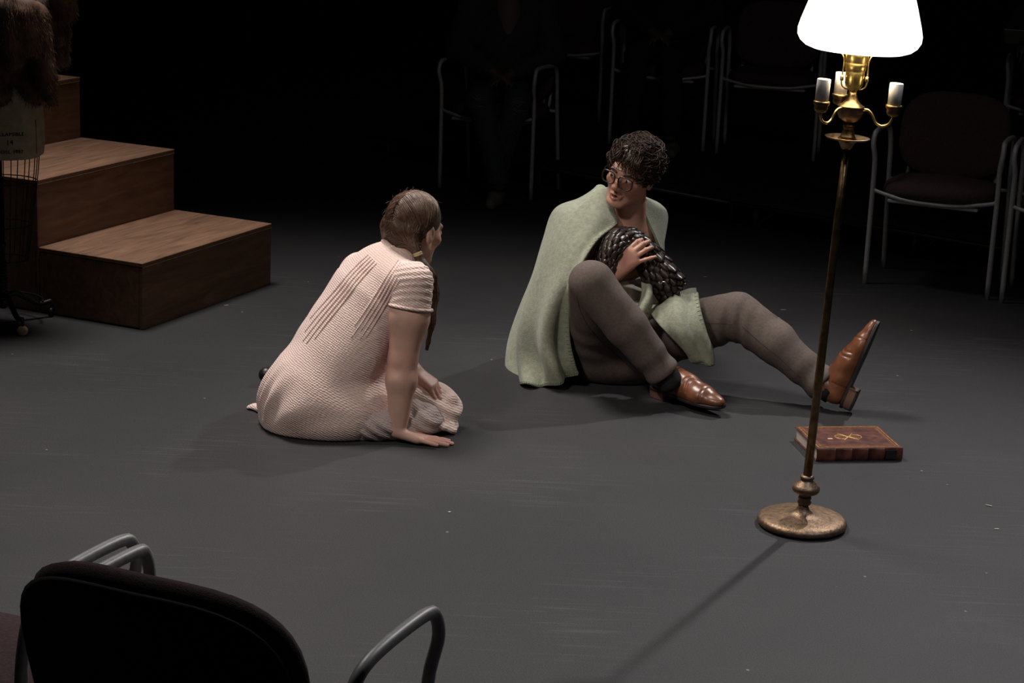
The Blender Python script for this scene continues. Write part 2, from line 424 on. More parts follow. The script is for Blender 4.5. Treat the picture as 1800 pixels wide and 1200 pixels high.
# ============================================================ brass floor lamp
M_BRASS = mat('aged_brass', (.36, .24, .10), .34, metal=1, col2=(.16, .10, .055), vscale=40, bump=.15, bscale=120)
M_BRASSD = mat('dull_brass', (.30, .20, .12), .5, metal=.85, col2=(.15, .10, .07), vscale=70, bump=.3, bscale=160)
M_BRASSL = mat('bright_brass', (.62, .47, .18), .3, metal=1, var=.25, vscale=50)
M_SLEEVE = mat('candle_sleeve', (.78, .74, .72), .6, var=.08, vscale=60)
M_SHADE = mat('lit_shade', (.9, .86, .76), .8, emit=(1, .93, .80, 2.6))
lp = G(1409, 923)
t = thing('floor_lamp', 'tall brass floor lamp with a glowing cream shade and three candle sleeves', 'lamp', lp)
# the old pole leans a little on its base
lean = Matrix.Rotation(math.radians(1.75), 3, 'Y'); LR = np.array(lean)
def lpart(name, vf, m, parent=t, smooth=True):
    v, f = vf; v = np.asarray(v)@LR.T; return part(name, v, f, m, parent, smooth=smooth)
base_prof = [(.0, .003), (.118, .003), (.129, .006), (.1315, .014), (.128, .022), (.118, .0275), (.09, .031), (.055, .034), (.034, .038), (.022, .046), (.016, .058), (.0145, .066), (.0, .066)]
part('base', *lathe_vf(base_prof, 56), M_BRASSD, t)
part('base_felt', *lathe_vf([(.0, 0), (.126, 0), (.126, .004), (0, .004)], 40), mat('felt', (.01, .01, .01), .9), t)
lpart('base_finial', lathe_vf([(.0145, .064), (.019, .068), (.0205, .074), (.017, .080), (.0195, .085), (.018, .091), (.015, .094), (.022, .098), (.036, .104), (.0405, .112), (.040, .120), (.0345, .125), (.028, .132), (.020, .139), (.0175, .143), (.021, .147), (.0195, .153), (.013, .156)], 36), M_BRASSD)
lpart('pole', lathe_vf([(.0128, .15), (.0122, .5), (.011, .9), (.0095, 1.128)], 24), M_BRASS)
lpart('drip_dish', lathe_vf([(.010, 1.112), (.017, 1.119), (.022, 1.131), (.030, 1.137), (.058, 1.142), (.063, 1.1465), (.061, 1.1475), (.030, 1.142), (.0, 1.142)], 40), M_BRASS)
lpart('stem', lathe_vf([(.027, 1.142), (.021, 1.150), (.0155, 1.163), (.0145, 1.172), (.0175, 1.176), (.0155, 1.180), (.0115, 1.185), (.014, 1.190)], 32), M_BRASS)
lpart('bowl', lathe_vf([(.012, 1.188), (.022, 1.194), (.031, 1.204), (.035, 1.216), (.0345, 1.228), (.0375, 1.2315)], 36), M_BRASSD)
lpart('cap_cone', lathe_vf([(.0385, 1.2315), (.0375, 1.234), (.026, 1.240), (.0175, 1.250), (.0125, 1.263), (.0105, 1.276)], 36), M_BRASS)
lpart('socket', lathe_vf([(.008, 1.272), (.015, 1.280), (.0225, 1.288), (.025, 1.296), (.0265, 1.328), (.0255, 1.330), (.0285, 1.332), (.0295, 1.352), (.0285, 1.354), (.0315, 1.356), (.0325, 1.385), (.028, 1.42)], 36), M_BRASSL)
for s in (-1, 1):
    h = lpart('harp_wire', tube_vf(spline([(s*.010, 0, 1.280), (s*.024, 0, 1.281), (s*.034, 0, 1.292), (s*.0345, 0, 1.32), (s*.034, 0, 1.352), (s*.040, 0, 1.372), (s*.058, 0, 1.392), (s*.072, 0, 1.45), (s*.05, 0, 1.58), (0, 0, 1.63)], 40), .0022, 8), M_BRASSL)
    lpart('clip', lathe_vf([(.0, 1.300), (.005, 1.302), (.005, 1.316), (0, 1.318)], 10, (s*.0345, 0, 0)), M_BRASSL, h)
for a in (-22.9, 97.1, 217.1):
    ca, sa_ = math.cos(math.radians(a)), math.sin(math.radians(a)); q = lambda r, z: (r*ca, r*sa_, z)
    arm = lpart('candle_arm', tube_vf(spline([q(.030, 1.226), q(.046, 1.2285), q(.060, 1.218), q(.073, 1.197), (q(.090, 1.189)), q(.108, 1.196), q(.117, 1.212), q(.118, 1.224)], 30), .0036, 8), M_BRASSL)
    lpart('cup', lathe_vf([(.006, 1.218), (.015, 1.222), (.0195, 1.230), (.018, 1.236), (.0225, 1.243), (.0225, 1.250), (.017, 1.251)], 28, (.118*ca, .118*sa_, 0)), M_BRASS, arm)
    lpart('candle_sleeve', lathe_vf([(.0185, 1.248), (.0188, 1.309), (.0178, 1.3105), (.0, 1.3105)], 28, (.118*ca, .118*sa_, 0)), M_SLEEVE, arm)
sh = [(.095, 1.383), (.125, 1.386), (.145, 1.393), (.160, 1.405), (.1685, 1.42), (.1695, 1.437), (.164, 1.46), (.147, 1.515), (.118, 1.60), (.086, 1.70)]
o = lpart('lamp_shade', ([p for p in lathe_vf(sh, 64)[0]], lathe_vf(sh, 64)[1][:-2]), M_SHADE)
md = o.modifiers.new('thick', 'SOLIDIFY'); md.thickness = .003
lb = bpy.data.lights.new('lamp_bulb', 'POINT'); lb.energy = 9; lb.color = (1, .85, .62); lb.shadow_soft_size = .03
bo = bpy.data.objects.new('lamp_bulb', lb); COL.objects.link(bo); bo.location = lp+LR@V(0, 0, 1.47)
# ============================================================ old leather book on the floor
bk = [G(1434, 811), G(1583, 809)]; bd = nrm(bk[1]-bk[0]); BW, BD, BH = .292, .235, .044
t = thing('book', 'thick red-brown leather book with gilt border lying on the floor', 'book', bk[0], math.atan2(bd[1], bd[0]))
def leather(name, gilt):
    m = bpy.data.materials.new(name); m.use_nodes = True; nt = m.node_tree; b = nt.nodes['Principled BSDF']; N = nt.nodes.new; L = nt.links.new
    tc = N('ShaderNodeTexCoord'); n = N('ShaderNodeTexNoise'); n.inputs['Scale'].default_value = 30; n.inputs['Detail'].default_value = 6; L(tc.outputs['Object'], n.inputs['Vector'])
    r = N('ShaderNodeValToRGB'); L(n.outputs['Fac'], r.inputs[0]); r.color_ramp.elements[0].position = .35; r.color_ramp.elements[1].position = .7
    r.color_ramp.elements[0].color = (.045, .012, .009, 1); r.color_ramp.elements[1].color = (.14, .045, .028, 1)
    L(r.outputs[0], b.inputs['Base Color']); b.inputs['Roughness'].default_value = .42
    bp = N('ShaderNodeBump'); bp.inputs['Strength'].default_value = .25; bp.inputs['Distance'].default_value = .002; L(n.outputs['Fac'], bp.inputs['Height']); L(bp.outputs[0], b.inputs['Normal'])
    return m
M_LEA = leather('book_leather', 1); M_GILT = mat('worn_gilt', (.50, .27, .09), .45, metal=.5, col2=(.22, .09, .04), vscale=90)
M_PAGE = mat('page_block', (.42, .36, .32), .85, var=.15, vscale=8)
for z, nm in ((BH-.002, 'front_cover'), (.002, 'back_cover')):
    v, f = box_vf((BW/2, BD/2, z), (BW, BD, .004), bev=.0012); c = part(nm, v, f, M_LEA, t, smooth=False)
    if nm == 'front_cover': fc = c
v, f = box_vf((BW/2, BD/2-.001, BH/2), (BW-.012, BD-.012, BH-.0085)); part('page_block', v, f, M_PAGE, t, smooth=False)
sv = []; n = 9; xs = [0, .002, .06, .061, .064, .065, .115, .116, .119, .12, .17, .171, .174, .175, .225, .226, .229, .23, BW-.002, BW]
for x in xs:
    rib = .003 if any(abs(x-c) < .0021 for c in (.0625, .1175, .1725, .2275)) else 0
    for i in range(n):
        a = -math.pi/2+math.pi*i/(n-1); sv.append((x, -(.004+rib)*math.cos(a)*1.2+.002, BH/2+(BH/2-.0)*math.sin(a)))
sf = [[i*n+j, (i+1)*n+j, (i+1)*n+j+1, i*n+j+1] for i in range(len(xs)-1) for j in range(n-1)]
sp = part('spine', sv, sf, M_LEA, t)
v, f = box_vf((.252, -.0035, BH/2), (.036, .002, BH*.7)); part('spine_label', v, f, mat('spine_label', (.012, .014, .012), .5, var=.4, vscale=200), sp, smooth=False)
zt = BH+.0003
for inset, w in ((.010, .0045), (.019, .0022), (.024, .0012)):
    mb = MB()
    for (cx, cy, lx, ly) in ((BW/2, inset, BW-2*inset, w), (BW/2, BD-inset, BW-2*inset, w), (inset, BD/2, w, BD-2*inset), (BW-inset, BD/2, w, BD-2*inset)):
        mb.add(*box_vf((cx, cy, zt), (lx, ly, .0008)))
    mb.build('gilt_border', M_GILT, fc, smooth=False)
M_GILT2 = mat('bright_gilt', (.75, .46, .14), .4, metal=.5)
mb = MB()
for s in (-1, 1):
    mb.add(*tube_vf([(BW*.5-.025, BD*.5-s*.035, zt), (BW*.5+.025, BD*.5+s*.035, zt)], .0013, 6))
    an = np.linspace(0, 2*np.pi, 25)
    mb.add(*tube_vf(np.stack([BW*.5+s*.026+.019*np.cos(an), BD*.5+.020*np.sin(an), np.full(25, zt)], 1), .0011, 6, caps=False))
mb.build('gilt_ornament', M_GILT2, fc)
part('paper_chip', *box_vf((.078, .10, zt), (.016, .008, .0006)), mat('chip', (.6, .52, .46), .8), fc, smooth=False)

# ============================================================ padded armchairs with tube frames
M_TUBE = mat('grey_tube', (.42, .42, .43), .45, metal=.2, var=.12, vscale=60)
M_MAROON = mat('maroon_cloth', (.060, .030, .033), .95, var=.3, vscale=150, bump=.4, bscale=500)
M_SHELL = mat('black_shell', (.006, .006, .006), .8)
def superplate(w, h, th, n=40, curve=0., top=.35, e=3.2):
    # pad with rounded outline in local x (width) / z (height), thickness along y, edge rounded
    v = []; f = []; rings = [(0, 1.0), (.35, .985), (.5, .94), (.5, .80), (.5, .4), (.5, .0)]
    prof = [(-th/2, .0), (-th/2, .5), (-th/2, .88), (-th*.36, .965), (0, 1.), (th*.36, .965), (th/2, .88), (th/2*1.15, .5), (th/2*1.2, .0)]
    for y, s in prof:
        for j in range(n):
            a = 2*np.pi*j/n; cx, cz = math.cos(a), math.sin(a)
            x = w/2*np.sign(cx)*abs(cx)**(2/e)*s; z = h/2*np.sign(cz)*abs(cz)**(2/e)*s
            v.append((x, y+curve*(x/(w/2))**2, z))
    m = len(prof)
    for i in range(m-1):
        for j in range(n):
            k = (j+1) % n; f.append([i*n+j, i*n+k, (i+1)*n+k, (i+1)*n+j])
    return np.array(v), [q[::-1] for q in f]
def make_chair(label):
    t = thing('armchair', label, 'chair', group='tube-frame audience chairs')
    for s in (-1, 1):
        x = s*.275
        p = [(x, .20, 0), (x, .205, .30), (x, .21, .50), (x*1.0, .222, .58), (x*1.03, .235, .64), (x*1.03, .222, .682), (x*1.02, .19, .697), (x*1.02, .05, .70), (x*1.02, -.03, .69), (x*1.01, -.065, .655), (x, -.085, .58), (x, -.095, .48), (x, -.13, .25), (x, -.17, 0)]
        part('side_frame', *tube_vf(spline(p, 52), .0115, 10), M_TUBE, t)
    part('front_rail', *tube_vf(spline([(-.272, .205, .435), (-.24, .215, .425), (-.12, .245, .408), (0, .252, .404), (.12, .245, .408), (.24, .215, .425), (.272, .205, .435)], 24), .009, 8), M_TUBE, t)
    part('seat_pan', *box_vf((0, .10, .395), (.40, .27, .016), bev=.004), M_TUBE, t, smooth=False)
    part('rear_rail', *tube_vf([(-.272, -.10, .44), (.272, -.10, .44)], .009, 8), M_TUBE, t)
    v, f = superplate(.505, .47, .07, curve=-.012, e=3.0); v = v[:, [0, 2, 1]]*V(1, 1, 1)+V(0, .035, .445); part('seat', v, [q[::-1] for q in f], M_MAROON, t)
    a = math.radians(14); R = np.array(Matrix.Rotation(a, 3, 'X'))
    v, f = superplate(.50, .40, .05, curve=.035, e=3.0); v = v@R.T+V(0, -.165, .655); part('backrest', v, f, M_MAROON, t)
    v, f = superplate(.49, .39, .014, curve=.035, e=3.0); v = v@R.T+V(0, -.20, .650); part('back_shell', v, f, M_SHELL, t)
    for s in (-1, 1): part('back_bracket', *tube_vf(spline([(s*.20, -.08, .43), (s*.20, -.15, .45), (s*.20, -.185, .55)], 10), .010, 8), M_TUBE, t)
    return t
def copy_tree(o, parent=None):
    c = o.copy(); COL.objects.link(c); c.parent = parent
    for ch in list(o.children): copy_tree(ch, c)
    return c
chair0 = make_chair('maroon padded armchair standing empty behind the floor lamp')
def place(o, fl, fr, z=0., label=None):
    # front-left (image) foot and front-right foot give the position and turn
    fl = np.array(fl[:2]); fr = np.array(fr[:2]); mid = (fl+fr)/2; d = nrm(fr-fl)     # chair faces the stage: image-left foot is its own right
    rz = math.atan2(d[1], d[0])+math.pi
    o.location = (*mid, z); o.rotation_euler = (0, 0, rz)
    off = np.array(Matrix.Rotation(rz, 3, 'Z'))@V(0, .20, 0); o.location = (mid[0]-off[0], mid[1]-off[1], z)
    if label: o['label'] = label
    return o
place(chair0, G(1521, 498), G(1733, 526))
def chair(fl, fr, label, z=0.): return place(copy_tree(chair0), fl, fr, z, label)
def chair_from(fl, yaw, label, z=0.):
    fl = np.array(fl[:2]); return chair(fl, fl+.55*V(math.cos(yaw), math.sin(yaw)), label, z)
CH = {}; RC = RZ+.002
chair_from(G(1760, 532), -.35, 'maroon padded armchair cut by the right edge of the frame')
CH['centre'] = chair(G(775, 330), G(930, 350), 'tube-frame armchair under the seated onlooker in ripped jeans')
chair_from(G(1259, 270, RC), -.22, 'empty tube-frame armchair on the platform just left of the lamp shade', RC)
CH['second'] = chair_from(G(1235, 266, RC)[:2]-.55*V(math.cos(-.25), math.sin(-.25)), -.25, 'tube-frame armchair on the platform between the man and the lamp', RC)
chair_from(G(1052, 216, RC)[:2]-.55*V(math.cos(-.45), math.sin(-.45)), -.45, 'tube-frame armchair on the platform left of the man\'s hair', RC)
CH['right'] = chair_from(G(1752, 325, RC)[:2]-.0*V(1, 0), -.30, 'tube-frame armchair on the platform behind the empty maroon one', RC)
# nearest row, seen from behind
def chair_away(armL, armR, label):
    a = np.array(armL[:2]); b = np.array(armR[:2]); d = nrm(b-a); rz = math.atan2(d[1], d[0]); mid = (a+b)/2
    o = copy_tree(chair0); o['label'] = label; off = np.array(Matrix.Rotation(rz, 3, 'Z'))@V(0, .22, 0)
    o.location = (mid[0]-off[0], mid[1]-off[1], 0); o.rotation_euler = (0, 0, rz); return o
aL = G(262, 968, .69); aR = G(757, 1074, .69)
chair_away(aL, aR, 'dark armchair in the foreground seen from behind')
d_ = nrm((aR-aL)[:2]); e_ = V(-d_[1], d_[0])
chair_away(aL[:2]-d_*.63+e_*.03, aL[:2]-d_*.05+e_*.03, 'dark armchair at the lower left edge beside the foreground one')

# ============================================================ dress form with a fur coat
FX = W(2, 400, 7.22); FX = V(FX[0], FX[1], 0)
t = thing('dress_form', 'old beige dress form on a wire cage and caster stand', 'dress form', FX)
M_FORM = mat('form_linen', (.32, .275, .20), .9, var=.15, vscale=30, bump=.3, bscale=400)
M_WIRE = mat('black_wire', (.012, .011, .010), .5, metal=.4)
M_IRON = mat('black_iron', (.018, .017, .017), .4, metal=.5)
zt0 = .655
# torso: elliptical rings from hip to neck
rings = [(.150, .120, zt0), (.166, .135, zt0+.012), (.172, .140, zt0+.05), (.172, .142, zt0+.12), (.166, .138, zt0+.19), (.150, .12, zt0+.27), (.140, .112, zt0+.34), (.150, .12, zt0+.42), (.165, .125, zt0+.50), (.172, .115, zt0+.58), (.160, .095, zt0+.64), (.10, .075, zt0+.69), (.06, .06, zt0+.73), (.055, .055, zt0+.80), (.0, .0, zt0+.81)]
def ering(rings, n=48):
    v = [(a*math.cos(2*math.pi*j/n), b*math.sin(2*math.pi*j/n), z) for a, b, z in rings for j in range(n)]
    f = [[i*n+j, i*n+(j+1) % n, (i+1)*n+(j+1) % n, (i+1)*n+j] for i in range(len(rings)-1) for j in range(n)]
    return np.array(v), f+[list(range(n))[::-1]]
torso = part('torso', *ering(rings), M_FORM, t)
part('seam_line', *tube_vf([(.172*math.cos(a), .141*math.sin(a), z) for a, z in [(-.42, zt0+.02), (-.42, zt0+.08), (-.44, zt0+.15)]], .0012, 5), mat('seam', (.10, .085, .06), .9), torso)
# stencilled lettering wrapped on the hip
def stencil(txt, cx_ang, z, size):
    c = bpy.data.curves.new('stencil', 'FONT'); c.body = txt; c.size = size; c.align_x = 'CENTER'; c.space_character = 1.12; c.extrude = 0; c.offset = .0004
    o = bpy.data.objects.new('stencil_tmp', c); COL.objects.link(o); dg = bpy.context.evaluated_depsgraph_get(); dg.update()
    me = bpy.data.meshes.new_from_object(o.evaluated_get(dg)); bpy.data.objects.remove(o)
    for vv in me.vertices:
        a = cx_ang + vv.co.x/.157; zz = z+vv.co.y
        vv.co = ((.1731)*math.cos(a), (.1428)*math.sin(a), zz)
    me.materials.append(mat('stencil_ink', (.02, .017, .014), .9)); me.name = 'stencil_lettering'
    return link('stencil_lettering', me, torso)
stencil('COLLAPSIBLE', -1.16, zt0+.096, .0175); stencil('14', -1.12, zt0+.064, .024); stencil('MODEL 1987', -1.16, zt0+.030, .0175)
# wire cage
def cage_r(z): return .150-.050*(max(0., zt0-z)/.40)**1.1
for j in range(16):
    a = 2*math.pi*(j+.3)/16
    part('cage_wire', *tube_vf([(cage_r(z)*math.cos(a), cage_r(z)*.82*math.sin(a), z) for z in np.linspace(zt0+.01, zt0-.40, 8)], .0021, 5), M_WIRE, t)
for z in (zt0-.095, zt0-.265, zt0-.40):
    an = np.linspace(0, 2*np.pi, 41); part('cage_ring', *tube_vf(np.stack([cage_r(z)*np.cos(an), cage_r(z)*.82*np.sin(an), np.full(41, z)], 1), .0022, 6, caps=False), M_WIRE, t)
post = part('post', *lathe_vf([(.012, .06), (.02, .075), (.013, .09), (.012, .30), (.018, .305), (.018, .315), (.010, .32), (.010, zt0+.03)], 16), M_IRON, t)
part('spring', *tube_vf([(.017*math.cos(a), .017*math.sin(a), .10+.15*a/75) for a in np.linspace(0, 75, 160)], .0022, 5), M_IRON, post)
M_CAST = mat('caster_wood', (.46, .36, .27), .6, var=.2, vscale=60)
w1 = G(40, 590)-FX; w2 = G(90, 556)-FX
angs = [(math.atan2(w1[1], w1[0]), np.linalg.norm(w1[:2]), M_CAST), (math.atan2(w2[1], w2[0]), np.linalg.norm(w2[:2]), M_IRON)]
angs += [(angs[0][0]-1.6, .24, M_IRON), (angs[1][0]+1.7, .24, M_IRON)]
for a, r, wm in angs:
    q = lambda rr, z: (rr*math.cos(a), rr*math.sin(a), z)
    L_ = part('leg', *tube_vf(spline([q(.01, .105), q(.05, .112), q(.10, .085), q(r*.72, .058), q(r-.01, .062), q(r, .066)], 20), np.linspace(.014, .008, 20), 8), M_IRON, t)
    part('caster_fork', *tube_vf([q(r, .066), q(r+.004, .045), q(r, .019)], .006, 6), M_IRON, L_)
    pv, pf = lathe_vf([(.0, -.009), (.013, -.009), (.0195, -.007), (.0195, .007), (.013, .009), (0, .009)], 20)
    b = a+.9; pv = np.stack([pv[:, 0]*math.cos(b)-pv[:, 2]*math.sin(b), pv[:, 0]*math.sin(b)+pv[:, 2]*math.cos(b), pv[:, 1]+.0197], 1)+V(r*math.cos(a), r*math.sin(a), 0)
    part('caster_wheel', pv, pf, wm, L_)
an = np.linspace(-.6, 1.0, 20)+angs[1][0]
part('stretcher_ring', *tube_vf(np.stack([.15*np.cos(an), .15*np.sin(an), np.full(20, .088)], 1), .004, 6), M_IRON, t)

# fur coat: heavy panels hung on the form
M_FUR = mat('brown_fur', (.15, .072, .036), .75, col2=(.03, .015, .010), vscale=11)
M_FURT = mat('fur_tips', (.14, .066, .034), .6, col2=(.022, .012, .008), vscale=14)
coat = thing('fur_coat', 'long-haired brown fur coat hanging over the dress form', 'coat', (FX[0], FX[1], zt0+.1))
Yc = 7.12
pr = []
def wp(x, y, Y): return W(x, y, Y)
pr += [ell(FX+V(0, 0, zt0+.50), (.21, .17, .26), k=.03)]
for (x0, y0, x1, y1, r0, r1, Y) in [(-20, 20, -25, 118, .07, .06, 7.04), (8, 10, 22, 105, .05, .042, 7.03), (45, 20, 52, 80, .05, .04, 7.05), (60, 30, 84, 150, .055, .035, 7.10), (78, 120, 92, 178, .04, .022, 7.10),
                                   (110, -25, 116, 25, .055, .036, 7.18), (95, 40, 105, 105, .05, .035, 7.25), (20, 110, 60, 160, .06, .05, 7.16), (-40, 110, 0, 165, .06, .05, 7.12), (100, 60, 75, 10, .05, .06, 7.2)]:
    pr.append(cap(wp(x0, y0, Y), wp(x1, y1, Y), r0, r1, k=.014))
lo, hi = FX+V(-.36, -.36, zt0+.08), FX+V(.40, .36, zt0+.92)
fv, fq = sdf_mesh(pr, lo, hi, .009, 1)
fnm = vnormals(fv, fq); fv2 = fv+fnm*(.006*wnoise(fv, 60, 3)[:, None])
part('pelt', fv2, fq, M_FUR, coat, True)
sel = rng.choice(len(fv), 15000); lines = []; rad = []
sel = sel[fv[sel][:, 2] < 1.75]
for i in sel[:14000]:
    L_ = rng.uniform(.009, .023); d = nrm(fnm[i]*.55+V(rng.normal()*.25, rng.normal()*.25, -.9)); e = nrm(d+V(rng.normal()*.3, rng.normal()*.3, -.35))
    lines.append(np.array([fv[i], fv[i]+d*L_*.5, fv[i]+d*L_*.5+e*L_*.6])); rad.append(np.array([.0009, .0007, .0002]))
sv, sq = strands_vf(lines, rad, 3)
tag(part('fur_hairs', sv, sq, M_FURT, coat, True), kind='stuff')

# ============================================================ scraps on the floor
M_SCRAP = mat('scrap', (.34, .29, .22), .9)
for (x, y, lx, ly, a, lab) in [(1377, 545, .022, .006, .1, 'pale paper scrap on the floor above the left shin'), (1738, 889, .020, .006, -.6, 'curled paper scrap near the right edge of the floor'), (1752, 930, .014, .007, .2, 'tan paper chip below the curled scrap'), (398, 537, .018, .006, .4, 'pale scrap beside the lowest step box'), (1240, 487, .015, .005, .2, 'tiny white scrap on the dark floor behind the man'), (790, 900, .009, .007, .9, 'white speck of paper in front of the girl'), (1602, 581, .010, .004, -.5, 'tiny pale chip right of the raised shoe')]:
    g = G(x, y); v, f = box_vf((0, 0, .0012), (lx, ly, .0008)); v[:, 2] += .8*v[:, 0]**2*10
    o = part('paper_scrap', v, f, M_SCRAP, None, smooth=False); o.location = g; o.rotation_euler = (0, 0, a); tag(o, lab, 'scrap', 'scraps on the stage floor')

# ============================================================ people: shared anatomy
M_SKINF = mat('skin_fair', (.56, .345, .27), .5, var=.05, vscale=35, vcol=True, bump=.08, bscale=500)
M_SKINM = mat('skin_ruddy', (.50, .275, .20), .48, var=.06, vscale=35, vcol=True, bump=.08, bscale=500)
M_EYE = mat('eye_white', (.62, .58, .54), .25); M_IRIS = mat('iris', (.03, .02, .014), .2)
def head_prims(H, jaw=1., mouth_open=.0025, neck_to=None, neck_r=.052):
    R = H.R; s = H.s; p = []
    E = lambda c, r, k=.015, op=1: ell(H(*c), np.array(r)*s, R, k*s, op)
    C = lambda a, b, ra, rb, k=.012, op=1: cap(H(*a), H(*b), ra*s, rb*s, k=k*s, op=op)
    p += [E((0, -.018, .034), (.075, .096, .083)), E((0, .024, -.028), (.060, .068, .084), .03)]
    for x in (-1, 1):
        p += [C((x*.047, .0, -.052), (x*.020*jaw, .066, -.098), .019, .015, .022), E((x*.043, .056, -.024), (.021, .020, .018), .02), C((x*.008, .088, .020), (x*.042, .074, .021), .008, .008, .014)]
    p += [E((0, .074, -.100), (.020*jaw, .017, .016), .018)]
    if neck_to is not None: p += [cap(H(0, -.022, -.05), neck_to, neck_r*s, neck_r*1.12*s, k=.03*s)]
    for x in (-1, 1): p += [E((x*.032, .101, -.001), (.019, .014, .0115), .012, -1)]
    p += [C((0, .086, .012), (0, .111, -.030), .0075, .0105, .012), E((0, .107, -.036), (.011, .010, .008), .008)]
    for x in (-1, 1):
        p += [E((x*.0125, .097, -.037), (.008, .010, .007), .006)]
        p += [E((x*.031, .0765, -.001), (.0165, .0125, .0125), .006)]           # lids over the eyeball
        p += [E((x*.0315, .093, -.0015), (.0125, .008, .0042), .003, -1)]        # eye opening
        p += [E((x*.077, -.012, -.006), (.009, .020, .031), .008), E((x*.086, -.006, -.002), (.006, .011, .018), .004, -1)]
    p += [C((-.022, .083, -.066), (0, .0945, -.062), .0045, .0062, .006), C((.022, .083, -.066), (0, .0945, -.062), .0045, .0062, .006)]
    p += [C((-.018, .082, -.0755), (0, .0905, -.0770), .0050, .0072, .006), C((.018, .082, -.0755), (0, .0905, -.0770), .0050, .0072, .006)]
    p += [C((-.016, .095, -.0695), (.016, .095, -.0695), mouth_open, mouth_open, .003, -1), E((0, .093, -.0695), (.012, .014, mouth_open*1.3), .003, -1)]
    return p
def head_color(H, v, base):
    q = H.inv(v); c = base
    lip = np.exp(-((q[:, 0]/.022)**2*1.0)-((q[:, 2]+.070)/.0095)**2)*(q[:, 1] > .072)*(np.abs(q[:, 0]) < .03)
    c = c*(1-lip[:, None]*np.array([.10, .38, .35]))
    ck = np.zeros(len(v))
    for x in (-1, 1): ck = ck+np.exp(-(((q[:, 0]-x*.045)/.022)**2+((q[:, 2]+.03)/.024)**2))*(q[:, 1] > .02)
    nose = np.exp(-((q[:, 0]/.014)**2+((q[:, 2]+.033)/.016)**2))*(q[:, 1] > .09)
    r = np.clip(ck+nose, 0, 1)[:, None]; c = c*(1-r*np.array([.0, .16, .15]))
    return c
def eyes(H, parent, look=(0, 1, 0)):
    for x in (-1, 1):
        c = H(x*.0312, .0775, -.0015); s = H.s
        e = part('eye', *(lambda vf: (vf[0]+c, vf[1]))(lathe_vf([(.0112*s*math.sin(a), -.0112*s*math.cos(a)) for a in np.linspace(0.001, math.pi-.001, 12)], 16)), M_EYE, parent, True)
        d = H.R@nrm(look); fr = Frame(c, d, H.R[:, 2]); n = 16
        v = [fr(.0, .0116*s, .0)]+[fr(.0055*s*math.cos(a), .0108*s, .0055*s*math.sin(a)) for a in np.linspace(0, 2*math.pi, n, endpoint=False)]
        part('iris', v, [[0, 1+(j+1) % n, 1+j] for j in range(n)], M_IRIS, e, True)
def hand_prims(Hf, curls, side=1, splay=(.10, .03, -.04, -.12), thumb=None, s=1.):
    # frame: origin wrist, +Y to the fingers, +Z back of the hand; side=+1: thumb on +X
    p = []; X, Y, Z = Hf.R.T
    FL = lambda pr: pr
    for bx, by in ((.024, .082), (.008, .086), (-.008, .083), (-.023, .075)):
        p.append(cap(Hf(side*bx*.55*s, .0, 0), Hf(side*bx*s, by*s, 0), .0155*s, .0125*s, k=.012*s))
    p.append(cap(Hf(side*.020*s, .018*s, -.006*s), Hf(side*.024*s, .05*s, -.006*s), .014*s, .012*s, k=.015*s))
    base = [(.0255, .082), (.0085, .087), (-.0085, .083), (-.0240, .073)]; lens = [(.041, .025, .021), (.046, .029, .022), (.042, .027, .022), (.032, .020, .019)]; rr = [.0088, .0090, .0086, .0075]
    tips = []
    for (bx, by), ls, r, cu, sp in zip(base, lens, rr, curls, splay):
        q = Hf(side*bx*s, by*s, .001*s); a = 0.; d0 = math.cos(sp)*Y+math.sin(sp)*side*X; rad = r*s
        for i, (l, c) in enumerate(zip(ls, cu)):
            a += c; d = math.cos(a)*d0-math.sin(a)*Z; q2 = q+d*l*s
            p.append(cap(q, q2, rad*(1.06-.06*i), rad*(1.0-.08*(i+1)), k=.0035*s)); q = q2
        tips.append((q, d))
    th = thumb or [(.75, -.25, .045), (.45, -.35, .032), (.3, -.4, .026)]
    q = Hf(side*.018*s, .022*s, -.008*s); r = .012*s
    for i, (sp, dz, l) in enumerate(th):
        d = nrm(math.cos(sp)*Y+math.sin(sp)*side*X+dz*Z); q2 = q+d*l*s; p.append(cap(q, q2, r, r*.86, k=.007*s)); q = q2; r *= .86
    return p, tips
def nails(tips, Z, s=1.):
    pass
def skin_cols(v, seed=1, redness=None):
    n = wnoise(v, 25, seed); c = np.ones((len(v), 3))*(1+.05*n[:, None]*np.array([.3, 1, 1]))
    if redness is not None: c = c*(1-redness[:, None]*np.array([.02, .20, .20]))
    return c

# ============================================================ the girl in the pink dress
girl = thing('person', 'girl in a pale pink gauze dress sitting on the floor, back turned', 'person', G(590, 745))
gpel = W(556, 700, 6.14); gwai = W(606, 612, 6.16); gch = W(662, 515, 6.18); gnk = W(697, 452, 6.20)
gshR = W(728, 497, 6.04); gshL = W(630, 478, 6.36)
ghead = Frame(W(731, 402, 6.24), (.62, .76, -.20), (.16, .12, 1), .99)
gel = W(708, 632, 6.00); gwr = W(700, 757, 5.965); gwr[2] = .046
ghand = Frame(gwr+V(-.004, 0, -.014), (.95, -.16, -.20), (.20, 0, .95), 1.)
gelL = W(690, 600, 6.42); gwrL = W(728, 652, 6.14)
glh = Frame(gwrL, (.80, -.38, -.45), (.50, -.35, .8))
gkR = W(770, 712, 6.10); gkL = W(742, 700, 6.42)
body = head_prims(ghead, .9, .0015, neck_to=gnk+V(0, 0, -.03), neck_r=.046)
body += [cap(gpel, gwai, .12, .105, k=.05), cap(gwai, gch, .10, .11, k=.05), cap(gshL, gshR, .045, .045, k=.04), cap(gch, gnk, .10, .055, k=.04)]
